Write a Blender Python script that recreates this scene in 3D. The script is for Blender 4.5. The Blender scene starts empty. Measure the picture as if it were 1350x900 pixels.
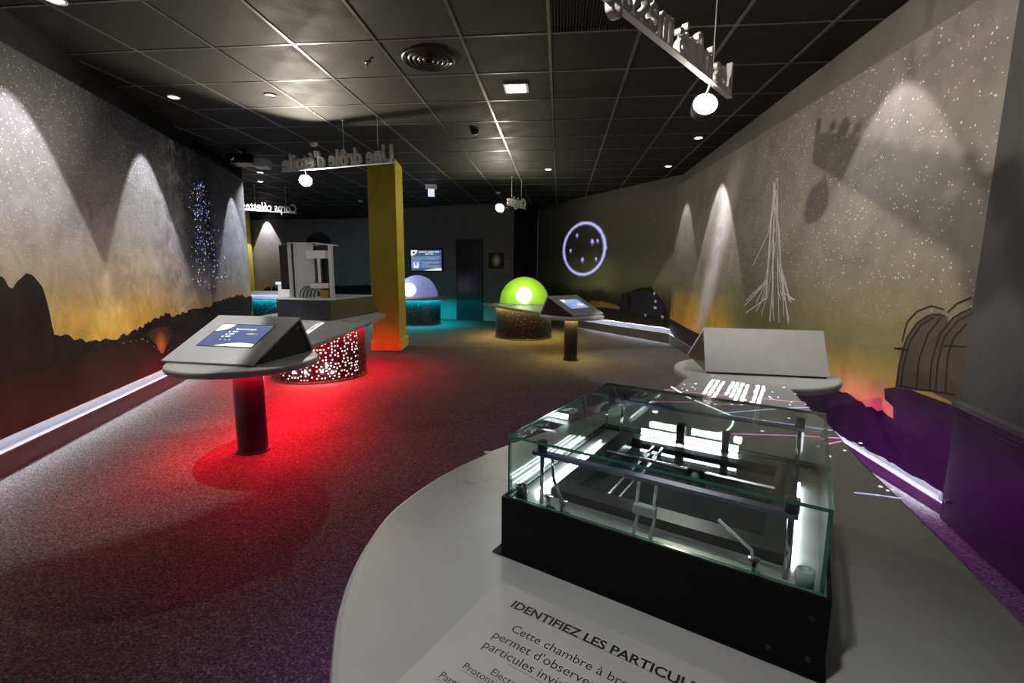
import bpy, bmesh, math, random
from mathutils import Vector, Matrix
random.seed(7)
PI = math.pi
S = bpy.context.scene
COL = S.collection

# ---------------------------------------------------------------- camera
F, PIT, PSI, ROL, HC = 612.5, 0.14781, 0.09991, 0.00728, 1.3      # focal length in px of a 1350x900 frame
cp, sp, cy_, sy_ = math.cos(PIT), math.sin(PIT), math.cos(PSI), math.sin(PSI)
FW = Vector((-sy_*cp, cy_*cp, -sp)); RT = Vector((cy_, sy_, 0)); UP = RT.cross(FW)
R2 = RT*math.cos(ROL)+UP*math.sin(ROL); U2 = UP*math.cos(ROL)-RT*math.sin(ROL)
cd = bpy.data.cameras.new('camera'); cam = bpy.data.objects.new('camera', cd); COL.objects.link(cam)
cd.sensor_width = 36.0; cd.lens = F/1350*36.0; cd.clip_start = 0.02; cd.clip_end = 60
cam.matrix_world = Matrix(((R2.x, U2.x, -FW.x, 0), (R2.y, U2.y, -FW.y, 0), (R2.z, U2.z, -FW.z, HC), (0, 0, 0, 1)))
S.camera = cam
# ---------------------------------------------------------------- world and exposure
w = bpy.data.worlds.new('world'); S.world = w; w.use_nodes = True
w.node_tree.nodes['Background'].inputs[0].default_value = (0.5, 0.55, 0.7, 1)
w.node_tree.nodes['Background'].inputs[1].default_value = 0.02
S.view_settings.view_transform = 'Standard'; S.view_settings.look = 'None'
S.view_settings.exposure = 1.6; S.view_settings.gamma = 1.0; S.view_settings.use_curve_mapping = False
# light strengths (W for lamps, emission strength for glowing strips)
L_WALL, L_SIGN, L_DOWN, L_LED = 56, 60, 22, 85
L_RED, L_MAG, L_AMB, L_TEAL = 170, 18, 80, 110

# ---------------------------------------------------------------- pixel helpers (direction only; distance from what is touched)
def ray(u, v): return R2*((u-675)/F)+U2*((450-v)/F)+FW
def at(u, v, z=0.0):
    d = ray(u, v); return Vector((0, 0, HC))+d*((z-HC)/d.z)
def on_wall(u, v, a, b):
    n = Vector((-(b[1]-a[1]), b[0]-a[0], 0)); d = ray(u, v)
    return Vector((0, 0, HC))+d*((n.x*a[0]+n.y*a[1])/(n.x*d.x+n.y*d.y))

# ---------------------------------------------------------------- materials
class NT:
    def __init__(s, name):
        s.m = bpy.data.materials.new(name); s.m.use_nodes = True; s.t = s.m.node_tree
        s.b = s.t.nodes['Principled BSDF']; s.out = s.t.nodes['Material Output']
    def n(s, typ, **k):
        o = s.t.nodes.new('ShaderNode'+typ)
        for a, v in k.items(): setattr(o, a, v)
        return o
    def set(s, sock, v):
        if hasattr(v, 'is_output'): s.t.links.new(v, sock)
        else:
            if isinstance(v, tuple) and len(v) == 3 and len(sock.default_value) == 4: v = v+(1,)
            sock.default_value = v
    def math(s, op, a, b=0.0, c=None, clamp=False):
        o = s.n('Math', operation=op, use_clamp=clamp); s.set(o.inputs[0], a); s.set(o.inputs[1], b)
        if c is not None: s.set(o.inputs[2], c)
        return o.outputs[0]
    def mix(s, a, b, f, blend='MIX'):
        o = s.n('Mix', data_type='RGBA', blend_type=blend)
        s.set(o.inputs[0], f); s.set(o.inputs[6], a); s.set(o.inputs[7], b); return o.outputs[2]
    def ramp(s, x, pts, interp='LINEAR'):
        o = s.n('ValToRGB'); r = o.color_ramp; r.interpolation = interp
        while len(r.elements) < len(pts): r.elements.new(0.5)
        for e, (p, c) in zip(r.elements, pts):
            e.position = p
            e.color = (c, c, c, 1) if isinstance(c, (int, float)) else tuple(c)+(1,)
        s.set(o.inputs[0], x); return o.outputs[0]
    def obj(s): return s.n('TexCoord').outputs['Object']
    def noise(s, co, scale, detail=4, rough=0.55, dist=0.0):
        o = s.n('TexNoise'); s.set(o.inputs['Vector'], co); o.inputs['Scale'].default_value = scale
        o.inputs['Detail'].default_value = detail; o.inputs['Roughness'].default_value = rough
        o.inputs['Distortion'].default_value = dist; return o.outputs['Fac']
    def bump(s, h, strength=0.3, dist=0.01):
        o = s.n('Bump'); o.inputs['Strength'].default_value = strength; o.inputs['Distance'].default_value = dist
        s.set(o.inputs['Height'], h); s.set(s.b.inputs['Normal'], o.outputs[0])
    def pr(s, color=None, rough=0.5, metal=0.0, emis=None, es=0.0, spec=None):
        if color is not None: s.set(s.b.inputs['Base Color'], color)
        s.set(s.b.inputs['Roughness'], rough); s.set(s.b.inputs['Metallic'], metal)
        if emis is not None:
            s.set(s.b.inputs['Emission Color'], emis); s.b.inputs['Emission Strength'].default_value = es
        if spec is not None: s.b.inputs['Specular IOR Level'].default_value = spec
        return s.m

def plain(name, color, rough=0.5, metal=0.0, var=0.12, scale=14, spec=None, bump=0.0):
    t = NT(name); nz = t.noise(t.obj(), scale)
    lo = tuple(c*(1-var) for c in color); hi = tuple(min(1, c*(1+var)) for c in color)
    t.pr(t.ramp(nz, [(0.3, lo), (0.7, hi)]), rough, metal, spec=spec)
    if bump: t.bump(t.noise(t.obj(), scale*12, 2), bump, 0.003)
    return t.m
def glow(name, color, strength, base=(0.6, 0.6, 0.6), k=1.0):
    t = NT(name); nz = t.noise(t.obj(), 30, 2)
    return t.pr(base, 0.5, emis=t.mix(color, tuple(c*0.92 for c in color), nz), es=strength*k)

def stars(t, co, scale, size, keep, seed=0.0):
    """small white dots: 1 inside a star"""
    mp = t.n('Mapping'); t.set(mp.inputs[0], co); mp.inputs[1].default_value = (seed, seed*1.7, seed*0.3); mp.inputs[3].default_value = (scale, 0.0, scale)
    v = t.n('TexVoronoi', voronoi_dimensions='3D', feature='F1'); t.set(v.inputs['Vector'], mp.outputs[0]); v.inputs['Scale'].default_value = 1.0
    sx = t.n('SeparateColor'); t.set(sx.inputs[0], v.outputs['Color'])
    thr = t.math('MULTIPLY', t.math('SUBTRACT', sx.outputs[0], keep), size/(1-keep))
    return t.math('MULTIPLY', t.math('SUBTRACT', thr, v.outputs['Distance'], clamp=True), 9.0, clamp=True), v.outputs['Color']

MT = {}
def build_materials():
    t = NT('carpet'); co = t.obj(); a = t.noise(co, 95, 3, 0.7); b = t.noise(co, 30, 3); c = t.noise(co, 2.2, 3)
    col = t.ramp(a, [(0.30, (0.020, 0.018, 0.018)), (0.52, (0.075, 0.069, 0.067)), (0.72, (0.22, 0.207, 0.20))])
    col = t.mix(col, t.ramp(b, [(0.3, 0.6), (0.7, 1.2)]), 1.0, 'MULTIPLY'); col = t.mix(col, t.ramp(c, [(0.3, 0.85), (0.7, 1.1)]), 1.0, 'MULTIPLY')
    t.pr(col, 0.95, spec=0.1); t.bump(a, 0.6, 0.006); MT['carpet'] = t.m
    t = NT('ceiling_tile_board'); co = t.obj(); a = t.noise(co, 90, 3, 0.75); b = t.noise(co, 5, 4, 0.6, 0.6)
    col = t.ramp(a, [(0.35, (0.008, 0.008, 0.0075)), (0.65, (0.040, 0.039, 0.035))])
    col = t.mix(col, t.ramp(b, [(0.3, 0.7), (0.7, 1.25)]), 1.0, 'MULTIPLY')
    t.pr(col, t.ramp(b, [(0.3, 0.6), (0.7, 0.8)]), spec=0.25); t.bump(a, 0.35, 0.002); MT['tile'] = t.m
    MT['gridbar'] = plain('painted_grid_bar', (0.15, 0.145, 0.135), 0.35, 0.3, 0.2, 9)
    MT['jet'] = plain('jet_black_sheet', (0.006, 0.006, 0.007), 0.55, 0, 0.1, 10, spec=0.15)
    MT['black'] = plain('matt_black', (0.012, 0.012, 0.013), 0.55)
    MT['blackgloss'] = plain('satin_black', (0.016, 0.016, 0.018), 0.28)
    MT['darkwall'] = plain('charcoal_paint', (0.05, 0.053, 0.058), 0.7, 0, 0.12, 3, bump=0.05)
    MT['greywall'] = plain('dark_grey_paint', (0.11, 0.108, 0.105), 0.7, 0, 0.1, 3, bump=0.05)
    MT['midgrey'] = plain('mid_grey_paint', (0.17, 0.168, 0.165), 0.7, 0, 0.1, 3, bump=0.05)
    MT['plinth'] = plain('dark_plinth', (0.05, 0.045, 0.048), 0.45, 0, 0.15, 8)
    MT['cove'] = plain('cove_grey', (0.013, 0.0135, 0.019), 0.7, 0, 0.06, 8)
    MT['alu'] = plain('brushed_aluminium', (0.68, 0.69, 0.71), 0.32, 0.8, 0.06, 40)
    MT['steel'] = plain('polished_steel', (0.62, 0.64, 0.66), 0.16, 1.0, 0.08, 25)
    t = NT('solid_surface_grey'); co = t.obj()
    t.pr(t.ramp(t.noise(co, 3, 4), [(0.3, (0.385, 0.40, 0.40)), (0.7, (0.455, 0.47, 0.47))]), t.ramp(t.noise(co, 1.6, 4, 0.6, 1.2), [(0.3, 0.26), (0.7, 0.4)])); MT['top'] = t.m
    MT['shell'] = plain('grey_powder_coat', (0.44, 0.45, 0.465), 0.42, 0.1, 0.05, 18)
    MT['yellow'] = plain('yellow_paint', (0.50, 0.42, 0.035), 0.5, 0, 0.12, 5, bump=0.04)
    MT['white'] = plain('white_plastic', (0.72, 0.72, 0.7), 0.4, 0, 0.04)
    MT['lightgrey'] = plain('light_grey_metal', (0.52, 0.57, 0.58), 0.4, 0.1, 0.05)
    MT['letter'] = plain('letter_metal', (0.55, 0.55, 0.56), 0.4, 0.15, 0.1, 30)
    MT['navy'] = plain('blue_black_metal', (0.09, 0.10, 0.17), 0.3, 0.6)
    MT['brown'] = plain('bronze_panel', (0.12, 0.09, 0.05), 0.4, 0.4)
    MT['orange'] = plain('orange_light_colour', (0.75, 0.33, 0.10), 0.5)  # flat orange standing in for orange light on the model block
    MT['led'] = glow('led_cool_white', (0.78, 0.84, 1.0), L_LED)
    MT['red'] = glow('led_red', (1.0, 0.004, 0.02), L_RED)
    MT['magenta'] = glow('led_magenta', (0.62, 0.0, 1.0), L_MAG)
    MT['red2'] = glow('led_red_pole', (1.0, 0.004, 0.02), L_RED*1.1)
    MT['magenta2'] = glow('led_magenta_pole', (0.66, 0.0, 0.9), L_MAG*12)
    MT['amber'] = glow('led_amber', (1.0, 0.68, 0.17), L_AMB)
    MT['teal'] = glow('led_teal', (0.0, 0.75, 0.85), L_TEAL)
    MT['blueled'] = glow('led_blue', (0.05, 0.08, 1.0), 6, k=0.25)
    MT['lens'] = glow('lamp_lens', (1.0, 0.93, 0.78), 12)
    MT['lenscool'] = glow('cool_lamp_lens', (0.88, 0.96, 1.0), 36)
    MT['downlens'] = glow('downlight_lens', (1.0, 0.95, 0.9), 6)
    MT['core'] = glow('warm_drum_core', (1.0, 0.88, 0.74), 0.65)
    MT['coredim'] = glow('dim_drum_core', (1.0, 0.75, 0.4), 0.012)
    MT['corecold'] = glow('dim_cold_core', (0.4, 0.9, 1.0), 0.012)
    MT['spark'] = glow('bright_drum_lamp', (1.0, 0.92, 0.75), 60)
    MT['chlamp'] = glow('chamber_lamp', (0.88, 0.95, 1.0), 9)
    MT['chlamp2'] = glow('chamber_back_lamp', (0.88, 0.95, 1.0), 26)
    # clear glass: clear with a glossy skin that follows the Fresnel law
    for nm, tint, ior in (('glass', (0.93, 0.98, 0.965), 1.5), ('smoked', (0.35, 0.38, 0.38), 1.45)):
        t = NT(nm+'_pane'); fr = t.n('LayerWeight'); fr.inputs[0].default_value = 0.5; fc = t.math('ADD', t.math('MULTIPLY', t.math('POWER', fr.outputs['Facing'], 5.0), 0.9), 0.035)
        tr = t.n('BsdfTransparent'); t.set(tr.inputs[0], t.mix(tint, tuple(c*0.97 for c in tint), t.noise(t.obj(), 6)))
        gl = t.n('BsdfGlossy'); gl.inputs['Roughness'].default_value = 0.02
        ms = t.n('MixShader'); t.set(ms.inputs[0], fc); t.t.links.new(tr.outputs[0], ms.inputs[1]); t.t.links.new(gl.outputs[0], ms.inputs[2])
        t.t.links.new(ms.outputs[0], t.out.inputs[0]); MT[nm] = t.m
    MT['glassedge'] = plain('green_glass_edge', (0.04, 0.20, 0.155), 0.15, 0, 0.2, 20)
    # glowing domes: thin coloured shell that passes light from the lamp inside
    for nm, c1, c2 in (('dome_green', (0.24, 0.50, 0.025), (0.32, 0.60, 0.045)), ('dome_blue', (0.24, 0.28, 0.62), (0.36, 0.42, 0.8))):
        t = NT(nm); nz = t.noise(t.obj(), 24 if nm == 'dome_blue' else 4, 5, 0.7); col = t.ramp(nz, [(0.35, c1), (0.65, c2)])
        tl = t.n('BsdfTranslucent'); t.set(tl.inputs[0], col); t.set(t.b.inputs['Base Color'], col); t.b.inputs['Roughness'].default_value = 0.12
        ms = t.n('MixShader'); ms.inputs[0].default_value = 0.62; t.t.links.new(t.b.outputs[0], ms.inputs[1]); t.t.links.new(tl.outputs[0], ms.inputs[2])
        tp = t.n('BsdfTransparent'); m2 = t.n('MixShader'); m2.inputs[0].default_value = 0.16; t.t.links.new(ms.outputs[0], m2.inputs[1]); t.t.links.new(tp.outputs[0], m2.inputs[2])
        t.t.links.new(m2.outputs[0], t.out.inputs[0]); MT[nm] = t.m
    MT['bulb'] = glow('projector_bulb', (1.0, 0.95, 0.85), 3.0)
    # acrylic caption plate
    MT['acrylic'] = plain('frosted_acrylic', (0.54, 0.54, 0.54), 0.22, 0, 0.04, 6)
    MT['ink'] = plain('dark_ink', (0.02, 0.02, 0.022), 0.5)
    MT['rule'] = plain('grey_ink', (0.22, 0.22, 0.22), 0.5)
    # light inlays of the near table
    MT['inlay_white'] = glow('inlay_white', (1, 1, 1), 2.2, k=0.25); MT['inlay_pink'] = glow('inlay_pink', (1.0, 0.22, 0.62), 0.32)
    MT['inlay_blue'] = glow('inlay_blue', (0.5, 0.56, 1.0), 0.36)
    # screens
    t = NT('screen_blue'); z = t.n('SeparateXYZ'); t.set(z.inputs[0], t.obj()); f = t.math('ADD', t.math('MULTIPLY', z.outputs[1], 2.0), 0.5)
    t.pr((0.02, 0.02, 0.02), 0.2, emis=t.ramp(f, [(0.0, (0.14, 0.15, 0.40)), (1.0, (0.16, 0.25, 0.46))]), es=0.25); MT['screen'] = t.m
    MT['scr_white'] = glow('screen_white', (0.95, 0.97, 1.0), 1.1, k=0.25); MT['scr_pale'] = glow('screen_pale', (0.45, 0.6, 0.85), 0.9, k=0.25)
    MT['scr_navy'] = glow('screen_navy', (0.03, 0.10, 0.25), 1.0, k=0.25); MT['scr_sky'] = glow('screen_sky', (0.2, 0.32, 0.9), 1.0, k=0.25)
    t = NT('rainbow_strip'); z = t.n('SeparateXYZ'); t.set(z.inputs[0], t.n('TexCoord').outputs['Generated'])
    t.pr((0, 0, 0), 0.3, emis=t.ramp(z.outputs[0], [(0, (0.2, 0.1, 0.9)), (0.25, (0.5, 0.9, 0.9)), (0.5, (1, 0.95, 0.35)), (0.75, (1, 0.4, 0.1)), (1, (0.9, 0.05, 0.3))]), es=0.25); MT['rainbow'] = t.m
    t = NT('print_moon'); g = t.n('TexGradient', gradient_type='SPHERICAL'); mp = t.n('Mapping'); t.set(mp.inputs[0], t.obj()); mp.inputs[3].default_value = (7.0, 7.0, 5.5); t.set(g.inputs[0], mp.outputs[0])
    t.pr(t.ramp(g.outputs[0], [(0.0, (0.02, 0.02, 0.018)), (0.25, (0.25, 0.2, 0.06)), (0.8, (0.85, 0.8, 0.5))]), 0.4); MT['moon'] = t.m

    # ---- left mural: starry sky over a yellow horizon
    t = NT('mural_left_print'); co = t.obj(); sx = t.n('SeparateXYZ'); t.set(sx.inputs[0], co); s_, z_ = sx.outputs[0], sx.outputs[2]
    n1 = t.noise(co, 1.1, 5, 0.6, 0.5); n2 = t.noise(co, 4.0, 5, 0.65, 0.8)
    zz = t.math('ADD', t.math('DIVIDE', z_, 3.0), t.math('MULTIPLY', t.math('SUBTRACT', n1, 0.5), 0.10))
    warm = t.ramp(zz, [(0.16, (1.0, 0.70, 0.05)), (0.29, (0.95, 0.72, 0.16)), (0.40, (0.62, 0.55, 0.36)), (0.55, (0.44, 0.44, 0.44)), (0.74, (0.22, 0.22, 0.24)), (0.93, (0.04, 0.04, 0.05))])  # top stops darkened for the unlit wall above the light cones
    cool = t.ramp(zz, [(0.25, (0.60, 0.46, 0.18)), (0.36, (0.36, 0.37, 0.35)), (0.55, (0.30, 0.33, 0.42)), (0.76, (0.14, 0.15, 0.19)), (0.93, (0.03, 0.03, 0.045))])  # cool sky carries the same painted darkness at its unlit top
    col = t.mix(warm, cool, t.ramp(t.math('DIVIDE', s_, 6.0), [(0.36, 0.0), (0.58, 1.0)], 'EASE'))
    way = t.math('MULTIPLY', t.ramp(t.math('DIVIDE', t.math('ADD', s_, t.math('MULTIPLY', z_, -0.35)), 6.0), [(0.27, 0), (0.36, 1), (0.42, 1), (0.5, 0)], 'EASE'), t.ramp(n2, [(0.4, 0.0), (0.72, 1.0)]))
    col = t.mix(col, (0.72, 0.66, 0.74), t.math('MULTIPLY', way, 0.55))
    dust = t.ramp(n2, [(0.3, 0.72), (0.7, 1.18)]); col = t.mix(col, dust, 1.0, 'MULTIPLY')
    gap_shade = t.ramp(t.math('DIVIDE', s_, 6.0), [(0.50, 1.0), (0.56, 0.28), (0.68, 0.28), (0.74, 1.0)], 'EASE'); col = t.mix(col, gap_shade, t.ramp(zz, [(0.40, 0.0), (0.5, 1.0)]), 'MULTIPLY')  # unlit wall between two lamp cones darkened into the print colour
    st, _ = stars(t, co, 60, 0.46, 0.35, 3.1); st2, _ = stars(t, co, 30, 0.22, 0.72, 8.7)
    up = t.ramp(zz, [(0.33, 0.0), (0.5, 0.75), (0.8, 0.7), (0.93, 0.35)])
    col = t.mix(col, (0.95, 0.95, 1.0), t.math('MULTIPLY', t.math('MAXIMUM', t.math('MULTIPLY', st, 0.7), st2), up))
    t.pr(col, 0.6, spec=0.25); MT['mural_left'] = t.m
    # ---- right mural
    t = NT('mural_right_print'); co = t.obj(); sx = t.n('SeparateXYZ'); t.set(sx.inputs[0], co); s_, z_ = sx.outputs[0], sx.outputs[2]
    n1 = t.noise(co, 0.9, 5, 0.6, 0.4); n2 = t.noise(co, 3.0, 5, 0.65, 0.8)
    zz = t.math('ADD', t.math('DIVIDE', z_, 3.0), t.math('MULTIPLY', t.math('SUBTRACT', n1, 0.5), 0.12))
    col = t.ramp(zz, [(0.16, (0.55, 0.38, 0.08)), (0.27, (0.22, 0.20, 0.085)), (0.42, (0.21, 0.20, 0.15)), (0.62, (0.24, 0.228, 0.205)), (1.0, (0.17, 0.16, 0.155))])
    green = t.ramp(t.math('DIVIDE', s_, 6.5), [(0.4, 0.0), (0.55, 0.8), (0.64, 0.8), (0.78, 0.0)], 'EASE')
    col = t.mix(col, (0.11, 0.13, 0.06), t.math('MULTIPLY', green, t.ramp(zz, [(0.2, 1.0), (0.55, 0.0)])))
    glowl = t.ramp(t.math('DIVIDE', s_, 6.5), [(0.0, 0.0), (0.05, 1.0), (0.38, 1.0), (0.5, 0.0)], 'EASE')
    col = t.mix(col, (0.72, 0.40, 0.06), t.math('MULTIPLY', glowl, t.ramp(zz, [(0.20, 1.0), (0.36, 0.0)])))
    # pale beam printed across the sky
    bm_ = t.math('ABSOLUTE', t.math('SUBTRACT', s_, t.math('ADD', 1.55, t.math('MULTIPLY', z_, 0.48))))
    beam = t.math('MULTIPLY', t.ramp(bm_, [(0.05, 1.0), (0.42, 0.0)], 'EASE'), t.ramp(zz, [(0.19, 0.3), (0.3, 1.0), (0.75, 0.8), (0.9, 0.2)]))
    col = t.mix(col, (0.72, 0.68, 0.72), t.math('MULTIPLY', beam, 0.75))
    dust = t.ramp(n2, [(0.3, 0.75), (0.7, 1.15)]); col = t.mix(col, dust, 1.0, 'MULTIPLY')
    st, _ = stars(t, co, 44, 0.36, 0.45, 1.3); st2, _ = stars(t, co, 19, 0.16, 0.62, 5.7)
    up = t.math('MULTIPLY', t.ramp(zz, [(0.3, 0.0), (0.45, 1.0)]), t.ramp(t.math('DIVIDE', s_, 6.5), [(0.1, 0.25), (0.6, 0.9)]))
    col = t.mix(col, (0.95, 0.94, 0.9), t.math('MULTIPLY', t.math('MAXIMUM', t.math('MULTIPLY', st, 0.7), st2), up))
    t.pr(col, 0.55, spec=0.3); MT['mural_right'] = t.m
    # ---- mural by the ring and the mural of the far bay
    t = NT('mural_ring_print'); co = t.obj(); sx = t.n('SeparateXYZ'); t.set(sx.inputs[0], co); s_, z_ = sx.outputs[0], sx.outputs[2]
    n1 = t.noise(co, 1.0, 5, 0.6, 0.4); zz = t.math('ADD', t.math('DIVIDE', z_, 3.0), t.math('MULTIPLY', t.math('SUBTRACT', n1, 0.5), 0.14))
    col = t.ramp(zz, [(0.12, (0.02, 0.02, 0.012)), (0.25, (0.05, 0.045, 0.025)), (0.4, (0.16, 0.16, 0.09)), (0.6, (0.10, 0.095, 0.075)), (1.0, (0.13, 0.12, 0.115))])
    hz = t.math('MULTIPLY', t.ramp(t.math('DIVIDE', s_, 5.0), [(0.2, 0.0), (0.36, 1.0), (0.52, 1.0), (0.7, 0.0)], 'EASE'), t.ramp(zz, [(0.28, 0.0), (0.34, 1.0), (0.42, 0.8), (0.6, 0.0)], 'EASE'))
    col = t.mix(col, (0.36, 0.36, 0.19), hz)
    st, _ = stars(t, co, 14, 0.2, 0.7, 2.2); col = t.mix(col, (0.6, 0.55, 0.45), t.math('MULTIPLY', st, 0.5))
    t.pr(col, 0.5, spec=0.3); MT['mural_ring'] = t.m
    t = NT('mural_bay_print'); co = t.obj(); sx = t.n('SeparateXYZ'); t.set(sx.inputs[0], co); z_ = sx.outputs[2]
    n1 = t.noise(co, 0.8, 5, 0.6, 0.4); zz = t.math('ADD', t.math('DIVIDE', z_, 3.0), t.math('MULTIPLY', t.math('SUBTRACT', n1, 0.5), 0.12))
    col = t.ramp(zz, [(0.2, (0.5, 0.38, 0.18)), (0.36, (0.38, 0.35, 0.32)), (0.6, (0.36, 0.34, 0.38)), (1.0, (0.2, 0.18, 0.2))])
    st, _ = stars(t, co, 22, 0.4, 0.5, 4.2); col = t.mix(col, (0.9, 0.88, 0.95), t.math('MULTIPLY', st, 0.5))
    t.pr(col, 0.6); MT['mural_bay'] = t.m
    MT['rock'] = plain('print_rock', (0.028, 0.022, 0.018), 0.6, 0, 0.55, 3.5, spec=0.2)
    MT['ridge'] = plain('print_ridge', (0.022, 0.022, 0.024), 0.6, 0, 0.6, 5, spec=0.2)
    MT['meadow'] = plain('print_meadow', (0.040, 0.026, 0.022), 0.6, 0, 0.4, 1.6, spec=0.2)
    t = NT('print_campfire'); g = t.n('TexGradient', gradient_type='SPHERICAL'); mp = t.n('Mapping'); t.set(mp.inputs[0], t.obj()); mp.inputs[1].default_value = (-2.30*3.6, 0, -0.50*3.6); mp.inputs[3].default_value = (3.6, 0.0, 3.6); t.set(g.inputs[0], mp.outputs[0])
    t.pr(t.ramp(g.outputs[0], [(0.0, (0.03, 0.022, 0.02)), (0.45, (0.14, 0.06, 0.02)), (0.9, (0.75, 0.32, 0.06))]), 0.6); MT['fire'] = t.m
    MT['sil'] = plain('print_silhouette', (0.016, 0.015, 0.016), 0.6, 0, 0.4, 6, spec=0.2)
    MT['tank'] = plain('print_tank', (0.075, 0.066, 0.052), 0.6, 0, 0.25, 4, spec=0.2)
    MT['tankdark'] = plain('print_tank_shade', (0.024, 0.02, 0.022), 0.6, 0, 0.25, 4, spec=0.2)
    MT['dune'] = plain('print_dune', (0.30, 0.22, 0.04), 0.6, 0, 0.4, 3)
    MT['trace'] = plain('print_pale_trace', (0.72, 0.74, 0.80), 0.5)
    MT['ringglow'] = glow('lilac_ring_glow', (0.62, 0.62, 1.0), 0.22)  # weak emission on the wall ring and halo stands in for projected light
    MT['ringhalo'] = glow('violet_halo_glow', (0.16, 0.14, 0.62), 0.10, base=(0.2, 0.2, 0.4))
    MT['skyline'] = plain('print_skyline', (0.012, 0.012, 0.03), 0.6)
build_materials()

# ---------------------------------------------------------------- mesh helpers
def link(name, bm, mat, parent=None, smooth=False):
    me = bpy.data.meshes.new(name)
    bmesh.ops.recalc_face_normals(bm, faces=bm.faces[:])
    bm.to_mesh(me); bm.free()
    mats = mat if isinstance(mat, (list, tuple)) else [mat]
    for m in mats: me.materials.append(MT[m])
    if smooth:
        for p in me.polygons: p.use_smooth = True
    o = bpy.data.objects.new(name, me); COL.objects.link(o)
    if parent is not None: o.parent = parent
    return o
def tag(o, label=None, cat=None, group=None, kind=None):
    if label: o['label'] = label
    if cat: o['category'] = cat
    if group: o['group'] = group
    if kind: o['kind'] = kind
    return o
def empty(name, loc=(0, 0, 0), rz=0.0, label=None, cat=None, group=None, kind=None):
    o = bpy.data.objects.new(name, None); COL.objects.link(o); o.location = loc; o.rotation_euler = (0, 0, rz); o.empty_display_size = 0.05
    return tag(o, label, cat, group, kind)
def box(bm, x0, x1, y0, y1, z0, z1, M=None, bev=0.0):
    vs = [bm.verts.new(p) for p in ((x0, y0, z0), (x1, y0, z0), (x1, y1, z0), (x0, y1, z0), (x0, y0, z1), (x1, y0, z1), (x1, y1, z1), (x0, y1, z1))]
    fs = [bm.faces.new([vs[i] for i in f]) for f in ((3, 2, 1, 0), (4, 5, 6, 7), (0, 1, 5, 4), (1, 2, 6, 5), (2, 3, 7, 6), (3, 0, 4, 7))]
    if bev:
        es = list({e for f in fs for e in f.edges}); r = bmesh.ops.bevel(bm, geom=es, offset=bev, segments=1, affect='EDGES')
        vs = list({v for f in r['faces'] for v in f.verts} | {v for v in vs if v.is_valid})
    if M is not None:
        for v in vs: v.co = M @ v.co
    return vs
def tube(bm, pts, r, n=8, cap=True):
    pts = [Vector(p) for p in pts]; rings = []
    for i, p in enumerate(pts):
        d = (pts[min(i+1, len(pts)-1)]-pts[max(i-1, 0)]).normalized()
        a = d.orthogonal().normalized() if i == 0 else (a-d*a.dot(d)).normalized()
        b = d.cross(a); rr = r[i] if isinstance(r, (list, tuple)) else r
        rings.append([bm.verts.new(p+(a*math.cos(2*PI*k/n)+b*math.sin(2*PI*k/n))*rr) for k in range(n)])
    for A, B in zip(rings, rings[1:]):
        for k in range(n): bm.faces.new((A[k], A[(k+1) % n], B[(k+1) % n], B[k]))
    if cap: bm.faces.new(rings[0][::-1]); bm.faces.new(rings[-1])
def lathe(bm, prof, n=48, c=(0, 0), cap=True):
    rings = []
    for r, z in prof: rings.append([bm.verts.new((c[0]+r*math.cos(2*PI*k/n), c[1]+r*math.sin(2*PI*k/n), z)) for k in range(n)])
    for A, B in zip(rings, rings[1:]):
        for k in range(n): bm.faces.new((A[k], A[(k+1) % n], B[(k+1) % n], B[k]))
    if cap: bm.faces.new(rings[0][::-1]); bm.faces.new(rings[-1])
def poly(bm, pts):
    return bm.faces.new([bm.verts.new(p) for p in pts])
def box_obj(name, dims, mat, parent=None, bev=0.0, M=None):
    bm = bmesh.new(); box(bm, *dims, M=M, bev=bev); return link(name, bm, mat, parent)
def catmull(pts, seg=6, closed=False):
    P = [Vector(p) for p in pts]; n = len(P); out = []
    for i in range(n if closed else n-1):
        g = (lambda k: P[k % n]) if closed else (lambda k: P[max(0, min(n-1, k))])
        a, b, c, d = g(i-1), g(i), g(i+1), g(i+2)
        for k in range(seg):
            t = k/seg; out.append(0.5*((2*b)+(c-a)*t+(2*a-5*b+4*c-d)*t*t+(3*b-a-3*c+d)*t**3))
    if not closed: out.append(P[-1])
    return out
def offset_loop(pts, d):
    n = len(pts); out = []
    for i in range(n):
        a, b = pts[i-1], pts[(i+1) % n]; t = (b-a); t.normalize(); out.append(Vector((pts[i].x-t.y*d, pts[i].y+t.x*d)))
    return out          # d > 0 moves inwards on an anticlockwise loop
def slab(bm, loop, z1, th, rnd=0.012):
    area = sum(a.x*b.y-b.x*a.y for a, b in zip(loop, loop[1:]+loop[:1]))
    if area < 0: loop = loop[::-1]
    rings = []
    for d, z in ((rnd, z1), (rnd*0.3, z1-rnd*0.3), (0, z1-rnd), (0, z1-th+rnd), (rnd*0.3, z1-th+rnd*0.3), (rnd, z1-th)):
        rings.append([bm.verts.new((p.x, p.y, z)) for p in offset_loop(loop, d)])
    n = len(loop)
    for A, B in zip(rings, rings[1:]):
        for k in range(n): bm.faces.new((A[k], B[k], B[(k+1) % n], A[(k+1) % n]))
    f1 = bm.faces.new(rings[0]); f2 = bm.faces.new(rings[-1][::-1])
    bmesh.ops.triangulate(bm, faces=[f1, f2])
def text_mesh(body, size=1.0, extrude=0.0, offset=0.0, spacing=1.0):
    cu = bpy.data.curves.new('txt', 'FONT'); cu.body = body; cu.size = size; cu.extrude = extrude; cu.offset = offset; cu.space_character = spacing; cu.resolution_u = 3
    o = bpy.data.objects.new('txt', cu); COL.objects.link(o)
    dg = bpy.context.evaluated_depsgraph_get(); me = bpy.data.meshes.new_from_object(o.evaluated_get(dg))
    bpy.data.objects.remove(o); bpy.data.curves.remove(cu); return me
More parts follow.
